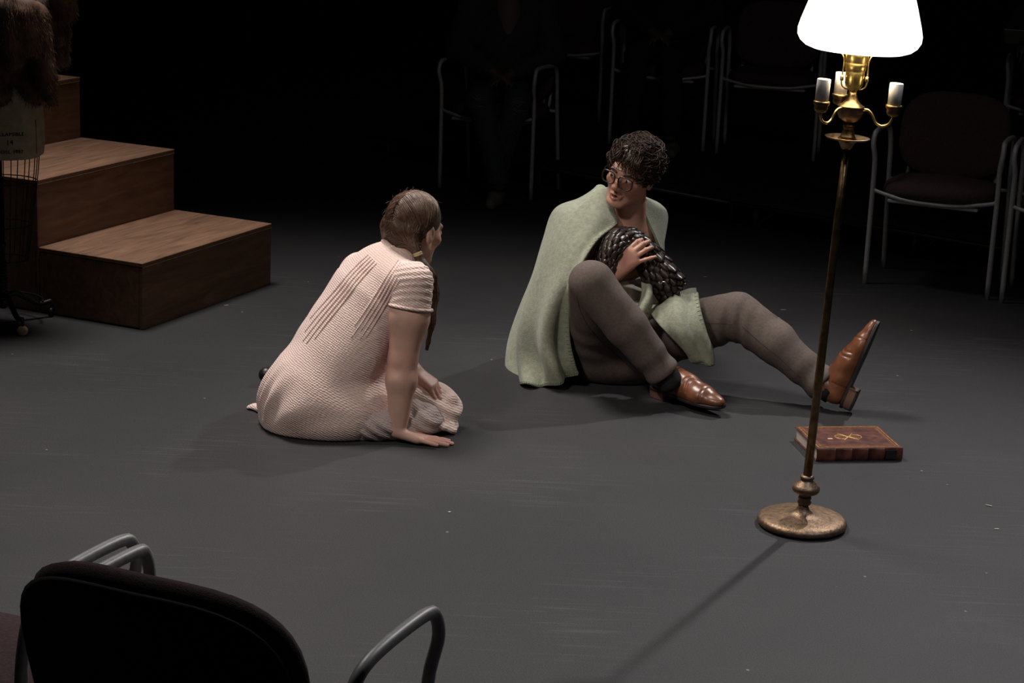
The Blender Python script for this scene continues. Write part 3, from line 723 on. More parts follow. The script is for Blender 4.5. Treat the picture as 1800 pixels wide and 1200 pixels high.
# straight supporting arm
body += [cap(gshR, gshR+(gel-gshR)*.45, .054, .061, k=.03), cap(gshR+(gel-gshR)*.45, gel, .062, .046, k=.03), cap(gel, gel+(gwr-gel)*.3, .0445, .049, k=.02), cap(gel+(gwr-gel)*.3, gwr, .049, .0285, k=.02)]
hp, tipR = hand_prims(ghand, [(-.12, .02, .02), (-.13, .03, .02), (-.12, .02, .02), (-.10, .02, .02)], side=-1, splay=(.10, .03, -.05, -.16), s=1.0); body += hp
body += [cap(gshL+V(0,.03,-.02), gelL, .045, .04, k=.03), cap(gelL, gwrL, .040, .027, k=.02)]
hp, tipL = hand_prims(glh, [(.55, .6, .3), (.5, .55, .3), (.5, .5, .3), (.55, .5, .3)], side=1, thumb=[(.5, -.5, .045), (.3, -.6, .032), (.2, -.7, .026)], s=.98); body += hp
gHipR = W(610, 720, 6.02); gHipL = W(560, 690, 6.28)
gfootL = G(468, 672)+V(.10, .02, .05)
body += [cap(gHipR, gkR-V(.06,0,.02), .075, .045, k=.04), cap(gHipL, gkL, .075, .045, k=.04), cap(gkL, W(560, 668, 6.5), .055, .045, k=.03), cap(W(560, 668, 6.5), gfootL, .045, .03, k=.02), cap(gkR-V(.06,0,.02), W(640, 735, 6.2), .045, .04, k=.03)]
body += [half(V(0, 0, .0012), V(0, 0, -1), .002)]
allp = np.array([gpel, gwai, gch, gnk, gshL, gshR, ghead.o, gel, gwr, gkR, gkL, gfootL, ghand(0, .19, 0), glh(0, .15, -.1), ghead(0, 0, .12)])
bv, bq = sdf_mesh(body, *bounds(allp, .15), .004, 1)
red = np.exp(-(np.linalg.norm(bv-gel, axis=1)/.05)**2)+.7*np.exp(-(np.linalg.norm(bv-ghand(0, .12, 0), axis=1)/.06)**2)+.6*np.exp(-(np.linalg.norm(bv-glh(0, .1, -.03), axis=1)/.06)**2)+.5*np.exp(-(np.linalg.norm(bv-ghead(0, -.07, -.10), axis=1)/.05)**2)
part('body', bv, bq, M_SKINF, girl, True, cols=head_color(ghead, bv, skin_cols(bv, 2, np.clip(red, 0, 1))))
eyes(ghead, girl)

# dress
gax = nrm(gch-gpel)                                   # torso axis, hips to chest
gbk = nrm(np.cross(gshR-gshL, gax)); gbk = gbk if gbk[1] < 0 else -gbk   # points out of the back, to the camera
gsd = nrm(np.cross(gax, gbk))                          # across the back
def gauze(name, col, col2):
    m = bpy.data.materials.new(name); m.use_nodes = True; nt = m.node_tree; b = nt.nodes['Principled BSDF']; N = nt.nodes.new; L = nt.links.new
    tc = N('ShaderNodeTexCoord')
    cx = N('ShaderNodeCombineXYZ')
    for k, ax in enumerate((gax, gsd, gbk)):
        dp = N('ShaderNodeVectorMath'); dp.operation = 'DOT_PRODUCT'; dp.inputs[1].default_value = ax; L(tc.outputs['Object'], dp.inputs[0]); L(dp.outputs['Value'], cx.inputs[k])
    def wave(direction, scale, dist):
        w = N('ShaderNodeTexWave'); w.bands_direction = direction; w.inputs['Scale'].default_value = scale; w.inputs['Distortion'].default_value = dist; w.inputs['Detail'].default_value = 2; w.inputs['Detail Scale'].default_value = 1.2
        L(cx.outputs[0], w.inputs['Vector']); return w.outputs['Fac']
    w1 = wave('Y', 50, 4); w2 = wave('X', 46, 4)
    mx = N('ShaderNodeMath'); mx.operation = 'MULTIPLY'; L(w1, mx.inputs[0]); mx.inputs[1].default_value = .5
    ad = N('ShaderNodeMath'); ad.operation = 'ADD'; L(mx.outputs[0], ad.inputs[0]); L(w2, ad.inputs[1])
    n = N('ShaderNodeTexNoise'); n.inputs['Scale'].default_value = 120; L(tc.outputs['Object'], n.inputs['Vector'])
    ad2 = N('ShaderNodeMath'); ad2.operation = 'ADD'; L(ad.outputs[0], ad2.inputs[0]); L(n.outputs['Fac'], ad2.inputs[1])
    bp = N('ShaderNodeBump'); bp.inputs['Strength'].default_value = .5; bp.inputs['Distance'].default_value = .0028; L(ad2.outputs[0], bp.inputs['Height']); L(bp.outputs[0], b.inputs['Normal'])
    r = N('ShaderNodeValToRGB'); L(ad2.outputs[0], r.inputs[0]); r.color_ramp.elements[0].position = .5; r.color_ramp.elements[1].position = 1.5 if False else 1.
    r.color_ramp.elements[0].color = (*col2, 1); r.color_ramp.elements[1].color = (*col, 1); L(r.outputs[0], b.inputs['Base Color'])
    b.inputs['Roughness'].default_value = .9; b.inputs['Sheen Weight'].default_value = .15
    return m
M_DRESS = gauze('pink_gauze', (.82, .635, .57), (.68, .50, .44)); M_PETTI = gauze('grey_gauze', (.48, .39, .37), (.38, .31, .295))
FLT = (gbk, .72)
d = []
d += [cap(W(655, 520, 6.18), W(672, 497, 6.19), .165, .135, flat=(gbk, .70), k=.05)]
d += [cap(W(612, 600, 6.15), W(650, 525, 6.18), .172, .165, flat=(gbk, .74), k=.05)]
d += [cap(W(566, 672, 6.12), W(610, 602, 6.15), .190, .172, flat=(gbk, .80), k=.06)]
d += [cap(gshL+V(0, 0, -.01), gshR+V(-.01, 0, -.005), .062, .064, k=.05)]
d += [cap(W(690, 462, 6.21), W(700, 450, 6.21), .066, .058, k=.03)]
d += [ell(W(552, 706, 6.12), (.175, .20, .165), k=.06), ell(W(600, 728, 6.05), (.14, .14, .11), k=.05), ell(W(520, 735, 6.12), (.11, .15, .09), k=.05)]
# short sleeves
sl = nrm(gel-gshR); sle = gshR+sl*.082
d += [cap(gshL+V(.01, .02, .0), gshL+V(-.01, .05, -.07), .054, .054, k=.05), cap(gshL+V(-.01, .05, -.07), gshL+V(-.01, .08, -.13), .054, .054, k=.05)]
# thighs under the skirt and the loose cloth by the knee
d += [cap(W(625, 718, 6.04), W(745, 712, 6.12), .095, .068, k=.05), cap(W(600, 690, 6.28), W(735, 698, 6.40), .10, .07, k=.05)]
d += [cap(W(725, 708, 6.14), W(780, 712, 6.13), .078, .056, k=.03), cap(W(770, 700, 6.16), W(795, 742, 6.10), .045, .022, k=.03), cap(W(788, 705, 6.14), W(793, 712, 6.14), .030, .026, k=.02), cap(W(765, 735, 6.08), W(796, 752, 6.06), .028, .014, k=.03), cap(W(740, 742, 6.06), W(770, 750, 6.05), .030, .018, k=.03)]
# hem trailing behind
d += [cap(W(490, 722, 6.18), W(446, 716, 6.24), .040, .017, flat=(V(0, 0, 1), .75), k=.02), cap(W(448, 715, 6.24), W(438, 717, 6.24), .016, .013, k=.01)]
d += [half(V(0, 0, .003), V(0, 0, -1), .003)]
dl, dh = bounds([W(430, 760, 6.0), W(820, 760, 6.0), W(700, 430, 6.2), W(620, 600, 6.75), W(620, 600, 5.75)], .04)
dv, dq = sdf_mesh(d, dl, dh, .0045, 2)
dn = vnormals(dv, dq)
q = dv-gpel; tt = q@gax; ss = q@gsd; bb = dn@gbk
L_ = np.linalg.norm(gch-gpel)
if gsd[0] < 0: ss = -ss
disp = np.zeros(len(dv))
# two bands of sewn tucks running down the back, released below the waist
wt = sstep(.0, .10, tt)*np.clip(bb*1.6, 0, 1)
disp += .0015*wt*wnoise(dv, 30, 8)
# gathers fanning out over the hips
low = sstep(.10, -.12, tt); ang = np.arctan2(ss, tt+.55)
disp += .014*low*np.sin(ang*46+1.5*np.sin(ang*11))*sstep(.02, .10, dv[:, 2])*.8
disp += .006*wnoise(dv, 22, 5)*sstep(.3, .0, tt)
# skirt folds round the knee
kn = sstep(.30, .10, np.linalg.norm(dv-W(785, 715, 6.12), axis=1)); disp += .006*kn*np.sin((dv@nrm(V(.6, -.3, .9)))*150+2*wnoise(dv, 14, 9))
dv = dv+dn*disp[:, None]
s_ = [cap(gshR+V(-.004, 0, .004), sle+sl*.1, .0665, .071, k=.03), half(sle, sl, .003)]
sv_, sq_ = sdf_mesh(s_, *bounds([gshR, sle], .16), .004, 1); sn_ = vnormals(sv_, sq_)
ts = (sv_-gshR)@sl; sv_ = sv_+sn_*((.0012+.001*wnoise(sv_, 30, 7))*np.sin((sv_@nrm(sl+.5*gsd))*300+5*wnoise(sv_, 22, 4))*sstep(.09, .05, ts))[:, None]
dress = part('dress', np.concatenate([dv, sv_]), np.concatenate([dq, sq_+len(dv)]), M_DRESS, girl, True)
# two bands of sewn tucks, each a raised fold of cloth
from mathutils.bvhtree import BVHTree
bvh = BVHTree.FromPolygons([tuple(p) for p in dv], [tuple(int(k) for k in q_) for q_ in dq])
def on_back(x, y):
    h_ = bvh.ray_cast(Vector(OC), Vector(nrm(ray(x, y)))); return None if h_[0] is None else np.array(h_[0])
for key in ([(709, 463), (690, 492), (664, 536), (640, 574), (612, 615)], [(655, 455), (628, 482), (594, 524), (562, 562), (528, 606)]):
    ln = spline(np.array(key, float), 30); nd = np.gradient(ln, axis=0); nd = np.stack([-nd[:, 1], nd[:, 0]], 1); nd /= np.linalg.norm(nd, axis=1, keepdims=True)
    for i_ in range(5):
        u_ = np.linspace(0, 1, 30); L0 = int(rng.integers(24, 30)); pp = ln+nd*((i_-2)*(5.2+2.2*u_))[:, None]
        pts = [on_back(*p) for p in pp[:L0]]; pts = np.array([p for p in pts if p is not None])
        if len(pts) < 8: continue
        for _ in range(2): pts[1:-1] = .5*pts[1:-1]+.25*(pts[2:]+pts[:-2])
        part('tuck', *tube_vf(pts+gbk*.0012, .0034*np.sin(np.linspace(.5, np.pi-.15, len(pts)))**.6, 7), M_DRESS, dress, True)
# collar band and sleeve hem
an = np.linspace(0, 2*np.pi, 49); cfr = Frame(W(697, 447, 6.21), nrm(gnk-gch), gbk)
ring = np.array([cfr(.066*math.cos(a), .004+.014*math.sin(a), .056*math.sin(a)) for a in an])
part('collar', *tube_vf(ring, .0085, 8, caps=False), M_DRESS, dress, True)
hf = Frame(sle-sl*.003, sl, gbk); ring = np.array([hf(.0695*math.cos(a), 0, .0695*math.sin(a)) for a in an]); part('sleeve_hem', *tube_vf(ring, .0055, 8, caps=False), M_DRESS, dress, True)
# grey petticoat under the skirt
p_ = [ell(W(668, 738, 6.03), (.11, .10, .062), k=.04), ell(W(725, 735, 6.06), (.10, .09, .07), k=.03), cap(W(640, 750, 5.98), W(735, 752, 6.02), .045, .028, k=.03), half(V(0, 0, .002), V(0, 0, -1), .003)]
pv, pq = sdf_mesh(p_, *bounds([W(600, 770, 5.9), W(790, 690, 6.3)], .10), .005, 1)
pn = vnormals(pv, pq); pv = pv+pn*(.003*np.sin((pv@nrm(V(.6, -.2, .75)))*230+3*wnoise(pv, 16, 2)))[:, None]
part('petticoat', pv, pq, M_PETTI, girl, True)
# black shoe behind her
sh_ = Frame(G(452, 676)+V(0, 0, .002), (-.55, .75, 0), (0, 0, 1))
def simple_shoe(fr, s=1.):
    p = [cap(fr(0, .06*s, .03*s), fr(0, .12*s, .03*s), .032*s, .034*s, k=.02), cap(fr(0, .12*s, .03*s), fr(0, .20*s, .022*s), .036*s, .026*s, k=.02), cap(fr(0, .02*s, .04*s), fr(0, .06*s, .035*s), .03*s, .03*s, k=.02), half(fr(0, 0, .002), -fr.R[:, 2], .003)]
    return sdf_mesh(p, *bounds([fr(0, 0, 0), fr(0, .22*s, .06*s)], .07), .004, 1)
M_BSHOE = mat('black_leather', (.012, .011, .011), .4)
shf = Frame(G(452, 674)-.03*V(-.6, .6, 0)-V(0, 0, 0), (.75, .55, 0), (0, 0, 1)); part('shoe', *simple_shoe(shf, .9), M_BSHOE, girl, True)

# hair: parted down the middle, drawn to two low bunches
M_HAIRG = mat('brown_hair', (.075, .040, .024), .6, col2=(.045, .024, .015), vscale=60)
M_HAIRG2 = mat('brown_hair_strands', (.15, .085, .052), .38, col2=(.06, .033, .02), vscale=90)
hc = ghead
cap_p = [ell(hc(0, -.020, .036), np.array((.0805, .102, .0875))*hc.s, hc.R, .01)]
for x in (-1, 1): cap_p += [cap(hc(x*.045, -.075, -.01), hc(x*.066, -.052, -.062), .034, .016, k=.03)]
cap_p += [cap(hc(0, -.085, -.005), hc(0, -.072, -.045), .035, .03, k=.03)]
cap_p += [half(hc(0, .052, .03), hc.R@nrm(V(0, 1, -.55)), .012)]
for x in (-1, 1): cap_p += [ell(hc(x*.085, .03, -.035), (.03, .045, .045), hc.R, .012, -1)]
hv, hq = sdf_mesh(cap_p, *bounds([hc(0, 0, 0)], .16), .0035, 1)
hl = hc.inv(hv); hn = vnormals(hv, hq)
hv = hv-hn*(.004*np.exp(-(hl[:, 0]/.004)**2)*(hl[:, 1] < .06))[:, None]
hair = part('hair', hv, hq, M_HAIRG, girl, True)
c0 = V(0, -.020, .036); rr = V(.0815, .103, .0885); lines = []; rad = []
def onell(dv_): dv_ = dv_/np.linalg.norm(dv_/rr, axis=1, keepdims=True); return c0+dv_
for side in (-1, 1):
    for i in range(560):
        ph = rng.uniform(-.35, 3.75)                     # along the parting, forehead to nape
        a = V(side*.0015, math.cos(ph)*.103*.98, math.sin(ph)*.0885)
        tie = V(side*.074, -.038+rng.normal()*.006, -.096+rng.normal()*.006)
        if ph > 2.6: a = a+V(side*rng.uniform(0, .02), 0, 0)
        bul = 1. if ph < 2.4 else rng.uniform(0, .8)
        tt_ = np.linspace(0, 1, 14)[:, None]
        # great-circle like path bulging outward
        mid = nrm(a+tie*1.0)*0+a*(1-tt_)+tie*tt_+np.sin(np.pi*tt_)*V(side*.045*bul, 0, .006)
        pt = onell(mid); pt = pt+ (pt-c0)*.016*rng.uniform(.1, 1.6)
        pt[-3:] = pt[-3:]*(1-np.array([[.15], [.5], [.85]]))+(V(side*.070, -.052, -.064)+rng.normal(size=3)*.004)*np.array([[.15], [.5], [.85]])
        pt = pt+rng.normal(size=3)*.0006
        if a[1] > .055: continue
        lines.append(hc(pt)); rad.append(np.full(14, rng.uniform(.0011, .0021)))
cbvh = BVHTree.FromPolygons([tuple(p) for p in hv], [tuple(int(k) for k in q_) for q_ in hq]); hl2 = hc.inv(hv)
low_ = np.nonzero((hl2[:, 2] < .04) & (hl2[:, 1] < -.02))[0]
for i in rng.choice(low_, 420):                         # hair drawn low across the nape to each tie
    sd_ = 1 if hl2[i][0] > 0 else -1; a = hv[i]; b = hc(sd_*.070, -.052, -.062)
    pts = []
    for u in np.linspace(0, rng.uniform(.5, 1), 9):
        h_ = cbvh.find_nearest(Vector(a*(1-u)+b*u+hc.R@V(0, -.02*math.sin(math.pi*u), 0))); pts.append(np.array(h_[0])+np.array(h_[1])*.0009)
    pts = np.array(pts)
    if np.linalg.norm(pts[-1]-pts[0]) > .015: lines.append(pts); rad.append(np.full(9, rng.uniform(.0009, .0017)))
for i in range(130):                                   # flyaways
    dirn = nrm(rng.normal(size=3)+V(0, -.4, .5)); p0 = onell(dirn[None])[0]
    tan = nrm(np.cross(dirn, rng.normal(size=3))); L_ = rng.uniform(.015, .04)
    if p0[1] > .05: continue
    pts = np.array([p0+tan*L_*u+dirn*.010*u*rng.uniform(.3, 1.3) for u in np.linspace(0, 1, 5)]); lines.append(hc(pts)); rad.append(np.linspace(.0005, .0002, 5))
pl_ = np.array([hc(c0+V(0, math.cos(p_)*.1045, math.sin(p_)*.0905)) for p_ in np.linspace(.75, 2.25, 24)]); part('parting', *tube_vf(pl_, .0022, 6), mat('scalp', (.36, .22, .17), .6), hair, True)
part('hair_strands', *strands_vf(lines, rad, 4), M_HAIRG2, hair, True)
def bunch(path, r0, name='plait'):
    path = spline(path, 60); lines = []; rad = []
    for i in range(130):
        ph = rng.uniform(0, 6.28); rr_ = r0*math.sqrt(rng.uniform(.05, 1)); st = rng.uniform(0, .12)
        tt_ = np.linspace(st, rng.uniform(.8, 1), 26); idx = (tt_*59).astype(int); c = path[idx]
        env = (.45+.55*np.sin(np.pi*np.clip(tt_*1.1, 0, 1))**.6)*(1-.55*tt_)*(1+.22*np.sin(tt_*38))
        aa = ph+tt_*4*(1 if i % 2 else -1)
        off = np.stack([np.cos(aa), np.sin(aa), .3*np.sin(aa*2)], 1)*(rr_*env)[:, None]
        lines.append(c+off); rad.append(np.full(26, .0015))
    part(name, *strands_vf(lines, rad, 4), M_HAIRG2, hair, True)
    part(name+'_core', *tube_vf(path, r0*.75*(1-.6*np.linspace(0, 1, 60)), 8), M_HAIRG, hair, True)
tR = hc(.070, -.052, -.066); tL = hc(-.070, -.052, -.066)
bunch([tR, tR+V(.012, -.005, -.03), W(757, 478, 6.13), W(764, 510, 6.16), W(760, 560, 6.12), W(753, 600, 6.10), W(750, 615, 6.10)], .019)
bunch([tL, tL+V(-.015, .01, -.03), W(650, 452, 6.40), W(655, 520, 6.46), W(665, 580, 6.46)], .018)
M_TIE = mat('hair_tie', (.50, .42, .22), .6)
for tp, dd in ((tR, V(.012, -.005, -.03)), (tL, V(-.015, .01, -.03))):
    fr = Frame(tp+dd*.15, dd, V(0, 1, .2)); an2 = np.linspace(0, 2*np.pi, 25)
    for o_ in (0, .006): part('hair_tie', *tube_vf(np.array([fr(.0125*math.cos(a), o_, .0125*math.sin(a)) for a in an2]), .0042, 6, caps=False), M_TIE, hair, True)

# ============================================================ the man in the green blanket
man = thing('person', 'young man in glasses and brown trousers sitting on the floor hugging a scaly prop', 'person', G(1090, 665))
mpel = W(1080, 608, 6.86); mwai = W(1090, 545, 6.92); mch = W(1094, 465, 6.93); mnk = W(1106, 398, 6.92)
mshR = W(1018, 415, 6.86); mshL = W(1136, 414, 7.08)
mhipR = W(1050, 612, 6.80); mhipL = W(1122, 604, 6.84)
mkR = W(1040, 492, 6.50); maR = W(1163, 652, 6.50)
mkL = W(1298, 545, 6.74); maL = W(1438, 668, 6.56)
mhead = Frame(W(1110, 305, 6.86), (-.50, -.86, -.06), (.27, -.10, 1), 1.0)
mwr = W(1083, 478, 6.70); melb = W(1020, 520, 6.74)
mhand = Frame(mwr, nrm(W(1126, 437, 6.68)-mwr), nrm(V(-.15, -.9, .35)))
b_ = head_prims(mhead, 1.08, .0042, neck_to=mnk+V(.0, 0.005, -.02), neck_r=.056)
b_ += [cap(mpel, mwai, .13, .125, k=.05), cap(mwai, mch, .125, .14, flat=(V(.3, -.95, 0), .78), k=.05), cap(mshR, mshL, .06, .06, k=.05), cap(mch, mnk+V(0, .01, -.05), .135, .075, flat=(nrm(V(.3, -.95, 0)), .75), k=.05)]
b_ += [cap(W(1088, 408, 6.86), W(1050, 400, 6.86), .014, .012, k=.03), cap(W(1120, 408, 6.90), W(1150, 398, 6.96), .014, .012, k=.03)]      # collar bones
b_ += [cap(mshR, melb, .055, .046, k=.03), cap(melb, melb+(mwr-melb)*.4, .045, .043, k=.02), cap(melb+(mwr-melb)*.4, mwr, .043, .028, k=.02)]
hp, tipM = hand_prims(mhand, [(.55, .75, .45), (.50, .75, .45), (.45, .70, .45), (.15, .45, .35)], side=-1, splay=(.06, .0, -.10, -.42), thumb=[(.6, -.6, .045), (.4, -.8, .033), (.2, -.8, .026)], s=1.08); b_ += hp
b_ += [cap(mshL, W(1140, 480, 7.12), .046, .04, k=.03), cap(W(1140, 480, 7.12), W(1125, 490, 6.90), .04, .03, k=.02)]
b_ += [cap(mhipR, mkR, .07, .05, k=.03), cap(mkR, maR, .048, .034, k=.03), cap(mhipL, mkL, .07, .05, k=.03), cap(mkL, maL, .048, .034, k=.03)]
allp = np.array([mpel, mch, mnk, mshL, mshR, mhead.o, mhead(0, 0, .13), mkR, mkL, maR, maL, mhipR, mhand(0, .2, 0), melb])
bv, bq = sdf_mesh(b_, *bounds(allp, .16), .004, 1)
red = .8*np.exp(-(np.linalg.norm(bv-mhand(0, .04, 0), axis=1)/.07)**2)+.5*np.exp(-(np.linalg.norm(bv-mnk, axis=1)/.08)**2)+.35*np.exp(-(np.linalg.norm(bv-mhead(0, .04, -.05), axis=1)/.07)**2)
mc = head_color(mhead, bv, skin_cols(bv, 3, np.clip(red, 0, 1)))
hl = mhead.inv(bv); ins = np.exp(-((hl[:, 0]/.012)**2+((hl[:, 2]+.0695)/.0042)**2))*(hl[:, 1] > .06)*(hl[:, 1] < .091)
mc = mc*(1-.75*ins[:, None])
part('body', bv, bq, M_SKINM, man, True, cols=mc)
eyes(mhead, man, (.42, 1, -.05))
# eyebrows
M_HAIRM = mat('dark_brown_hair', (.030, .018, .012), .4, col2=(.014, .009, .007), vscale=60); M_HAIRM2 = mat('dark_brown_strands', (.060, .033, .020), .6, col2=(.018, .010, .007), vscale=70, spec=.25)
for x in (-1, 1):
    part('eyebrow', *tube_vf(spline([mhead(x*.014, .096, .017), mhead(x*.030, .0925, .0225), mhead(x*.049, .078, .017)], 12), np.array([.0035]*5+[.0038]*3+[.003, .0025, .002, .001]), 6), M_HAIRM, man, True)
# hair: tousled dark mop
mh = mhead
hp_ = [ell(mh(0, -.020, .046), np.array((.082, .102, .082))*mh.s, mh.R, .01), ell(mh(0, .025, .075), np.array((.066, .058, .040))*mh.s, mh.R, .02)]
for x in (-1, 1): hp_ += [ell(mh(x*.074, -.012, .035), np.array((.020, .045, .045))*mh.s, mh.R, .015)]
hp_ += [ell(mh(0, .115, -.012), np.array((.085, .068, .086))*mh.s, mh.R, .01, -1)]
for x in (-1, 1): hp_ += [ell(mh(x*.09, .008, -.035), (.03, .045, .045), mh.R, .01, -1)]
hp_ += [half(mh(0, -.05, -.06), mh.R@V(0, .25, -1), .02)]
hv, hq = sdf_mesh(hp_, *bounds([mh(0, 0, .02)], .17), .004, 1); hn = vnormals(hv, hq); hv2 = hv+hn*(.004*wnoise(hv, 70, 5))[:, None]
hair = part('hair', hv2, hq, M_HAIRM, man, True)
lines = []; rad = []; hl = mh.inv(hv); crown = V(.0, -.045, .125)
cand = rng.permutation(len(hv))
for i in cand[:1000]:
    p0 = hl[i]; nl = hn[i]@mh.R
    if p0[2] < -.06 or (p0[1] > .05 and p0[2] < .085): continue
    out = p0-crown; fl = out-nl*(out@nl); 
    if np.linalg.norm(fl) < 1e-4: continue
    fl = nrm(fl+V(rng.normal()*.25, rng.normal()*.25, 0)); side = np.cross(nl, fl); Ls = rng.uniform(.045, .085); am = rng.uniform(.004, .012); ph = rng.uniform(0, 6.28); fr_ = rng.uniform(3, 6)
    u = np.linspace(0, 1, 12)[:, None]
    pt = p0+fl*Ls*u+nl*(.004+.016*np.sin(np.pi*u*.85)*rng.uniform(.2, .75)-.020*u*u)+side*am*np.sin(fr_*u+ph)+nl*am*.5*np.cos(fr_*u+ph)
    cc = V(0, -.02, .046); ee = np.linalg.norm((pt-cc)/V(.082, .102, .082), axis=1); uu = u[:, 0]; lift = rng.uniform(.0, .20)
    want = 1.09+lift*np.sin(np.pi*(uu*.8+.1))+.05*np.sin(fr_*uu+ph); pt = cc+(pt-cc)*(want/ee)[:, None]
    lines.append(mh(pt)); rad.append(.0021*np.sin(np.linspace(.7, np.pi-.12, 12))*rng.uniform(.6, 1.15))
# loose locks over the forehead
for (x0, x1, z1, L_) in [(.02, .045, .03, .05), (.0, .016, .022, .055), (-.012, -.004, .030, .05), (-.025, -.030, .020, .06), (-.035, -.045, .010, .06), (-.030, -.038, .024, .05), (-.042, -.056, .004, .06), (.034, .052, .022, .05), (.01, .004, .038, .04), (-.048, -.062, -.002, .06), (-.02, -.016, .012, .06)]:
    for k in range(4):
        j = rng.normal(size=3)*.0025
        pt = spline([mh(V(x0, .058, .100)+j), mh(V((x0*2+x1)/3, .092, .080)+j), mh(V((x0+2*x1)/3, .0985, .055)+j*1.2), mh(V(x1, .0965-abs(x1)*.35, z1)+j*1.5)], 14)
        u = np.linspace(0, 1, 14); pt = pt+mh.R[:, 0]*(.003*np.sin(u*8+k))[:, None]
        lines.append(pt); rad.append(.0017*np.sin(np.linspace(.8, np.pi-.1, 14)))
part('hair_curls', *strands_vf(lines, rad, 5), M_HAIRM2, hair, True)
# spectacles
M_FRM = mat('tortoise_frame', (.020, .010, .007), .2, col2=(.05, .022, .010), vscale=60); M_LENS = bpy.data.materials.new('spectacle_lens'); M_LENS.use_nodes = True
_b = M_LENS.node_tree.nodes['Principled BSDF']; _b.inputs['Roughness'].default_value = .02; _b.inputs['Transmission Weight'].default_value = 1; _b.inputs['IOR'].default_value = 1.02; _b.inputs['Base Color'].default_value = (.95, .95, .95, 1)
def sq_ring(cx, w, h, n=40, e=3.6):
    out = []
    for a in np.linspace(0, 2*np.pi, n):
        c, s_ = math.cos(a), math.sin(a); x = w/2*np.sign(c)*abs(c)**(2/e); z = h/2*np.sign(s_)*abs(s_)**(2/e); z += -.0012*(z < 0)*0
        x = x*(1-.06*(z < 0)*abs(z)/(h/2)); out.append(mh(cx+x, .117-.35*abs(cx+x)**1.0*.35-.004*(z < 0), z-.003))
    return np.array(out)
fb = None
for x in (-1, 1):
    r = sq_ring(x*.0345, .054, .043); o = part('spectacle_frame', *tube_vf(r, .0027, 7, caps=False), M_FRM, man, True)
    if fb is None: fb = o
    n_ = len(r); part('lens', np.concatenate([r[:-1], [r[:-1].mean(0)]]), [[j, (j+1) % (n_-1), n_-1] for j in range(n_-1)], M_LENS, o, True)
    part('temple', *tube_vf(spline([mh(x*.0615, .094, .008), mh(x*.073, .075, .008), mh(x*.083, .01, .010), mh(x*.084, -.015, .004), mh(x*.083, -.03, -.012)], 16), .0022, 6), M_FRM, o, True)
part('bridge', *tube_vf(spline([mh(-.009, .1145, .006), mh(0, .1185, .009), mh(.009, .1145, .006)], 8), .0021, 6), M_FRM, fb, True)

# undershirt
M_SHIRT = mat('cream_vest', (.52, .48, .40), .9, var=.1, vscale=40, bump=.3, bscale=300)
s_ = [cap(W(1092, 530, 6.90), W(1094, 500, 6.92), .148, .15, flat=(nrm(V(.3, -.95, 0)), .84), k=.03), cap(mpel+V(0, 0, .04), mwai, .145, .148, k=.05), half(W(1094, 468, 6.93), V(0, -.15, 1), .006)]
sv, sq = sdf_mesh(s_, *bounds([mpel, mwai, mch], .2), .006, 1); sn_ = vnormals(sv, sq); sv = sv+sn_*(.006*np.sin(sv[:, 2]*120+sv[:, 0]*40+2*wnoise(sv, 10, 3)))[:, None]
part('vest', sv, sq, M_SHIRT, man, True)
# trousers
M_TROU = mat('brown_twill', (.128, .098, .085), .88, col2=(.094, .071, .062), vscale=110, bump=.25, bscale=600)
t_ = [ell(W(1085, 622, 6.84), (.20, .16, .125), k=.05), cap(mpel, W(1090, 575, 6.9), .148, .150, k=.05)]
t_ += [cap(mhipR, mkR+V(0, 0, -.012), .108, .079, k=.05), cap(mkR+V(0, 0, -.012), mkR+(maR-mkR)*.5, .080, .072, k=.03), cap(mkR+(maR-mkR)*.5, maR+nrm(maR-mkR)*-.005, .072, .062, k=.02)]
t_ += [cap(mhipL, mkL+V(0, 0, -.018), .112, .086, k=.05), cap(mkL+V(0, 0, -.018), mkL+(maL-mkL)*.5, .086, .076, k=.03), cap(mkL+(maL-mkL)*.5, maL+nrm(maL-mkL)*.02, .074, .064, k=.02)]
dR = nrm(maR-mkR); dL = nrm(maL-mkL)
fl_ = half(V(0, 0, .003), V(0, 0, -1), .003)
rest = t_[:2]+t_[5:]; legR = t_[2:5]
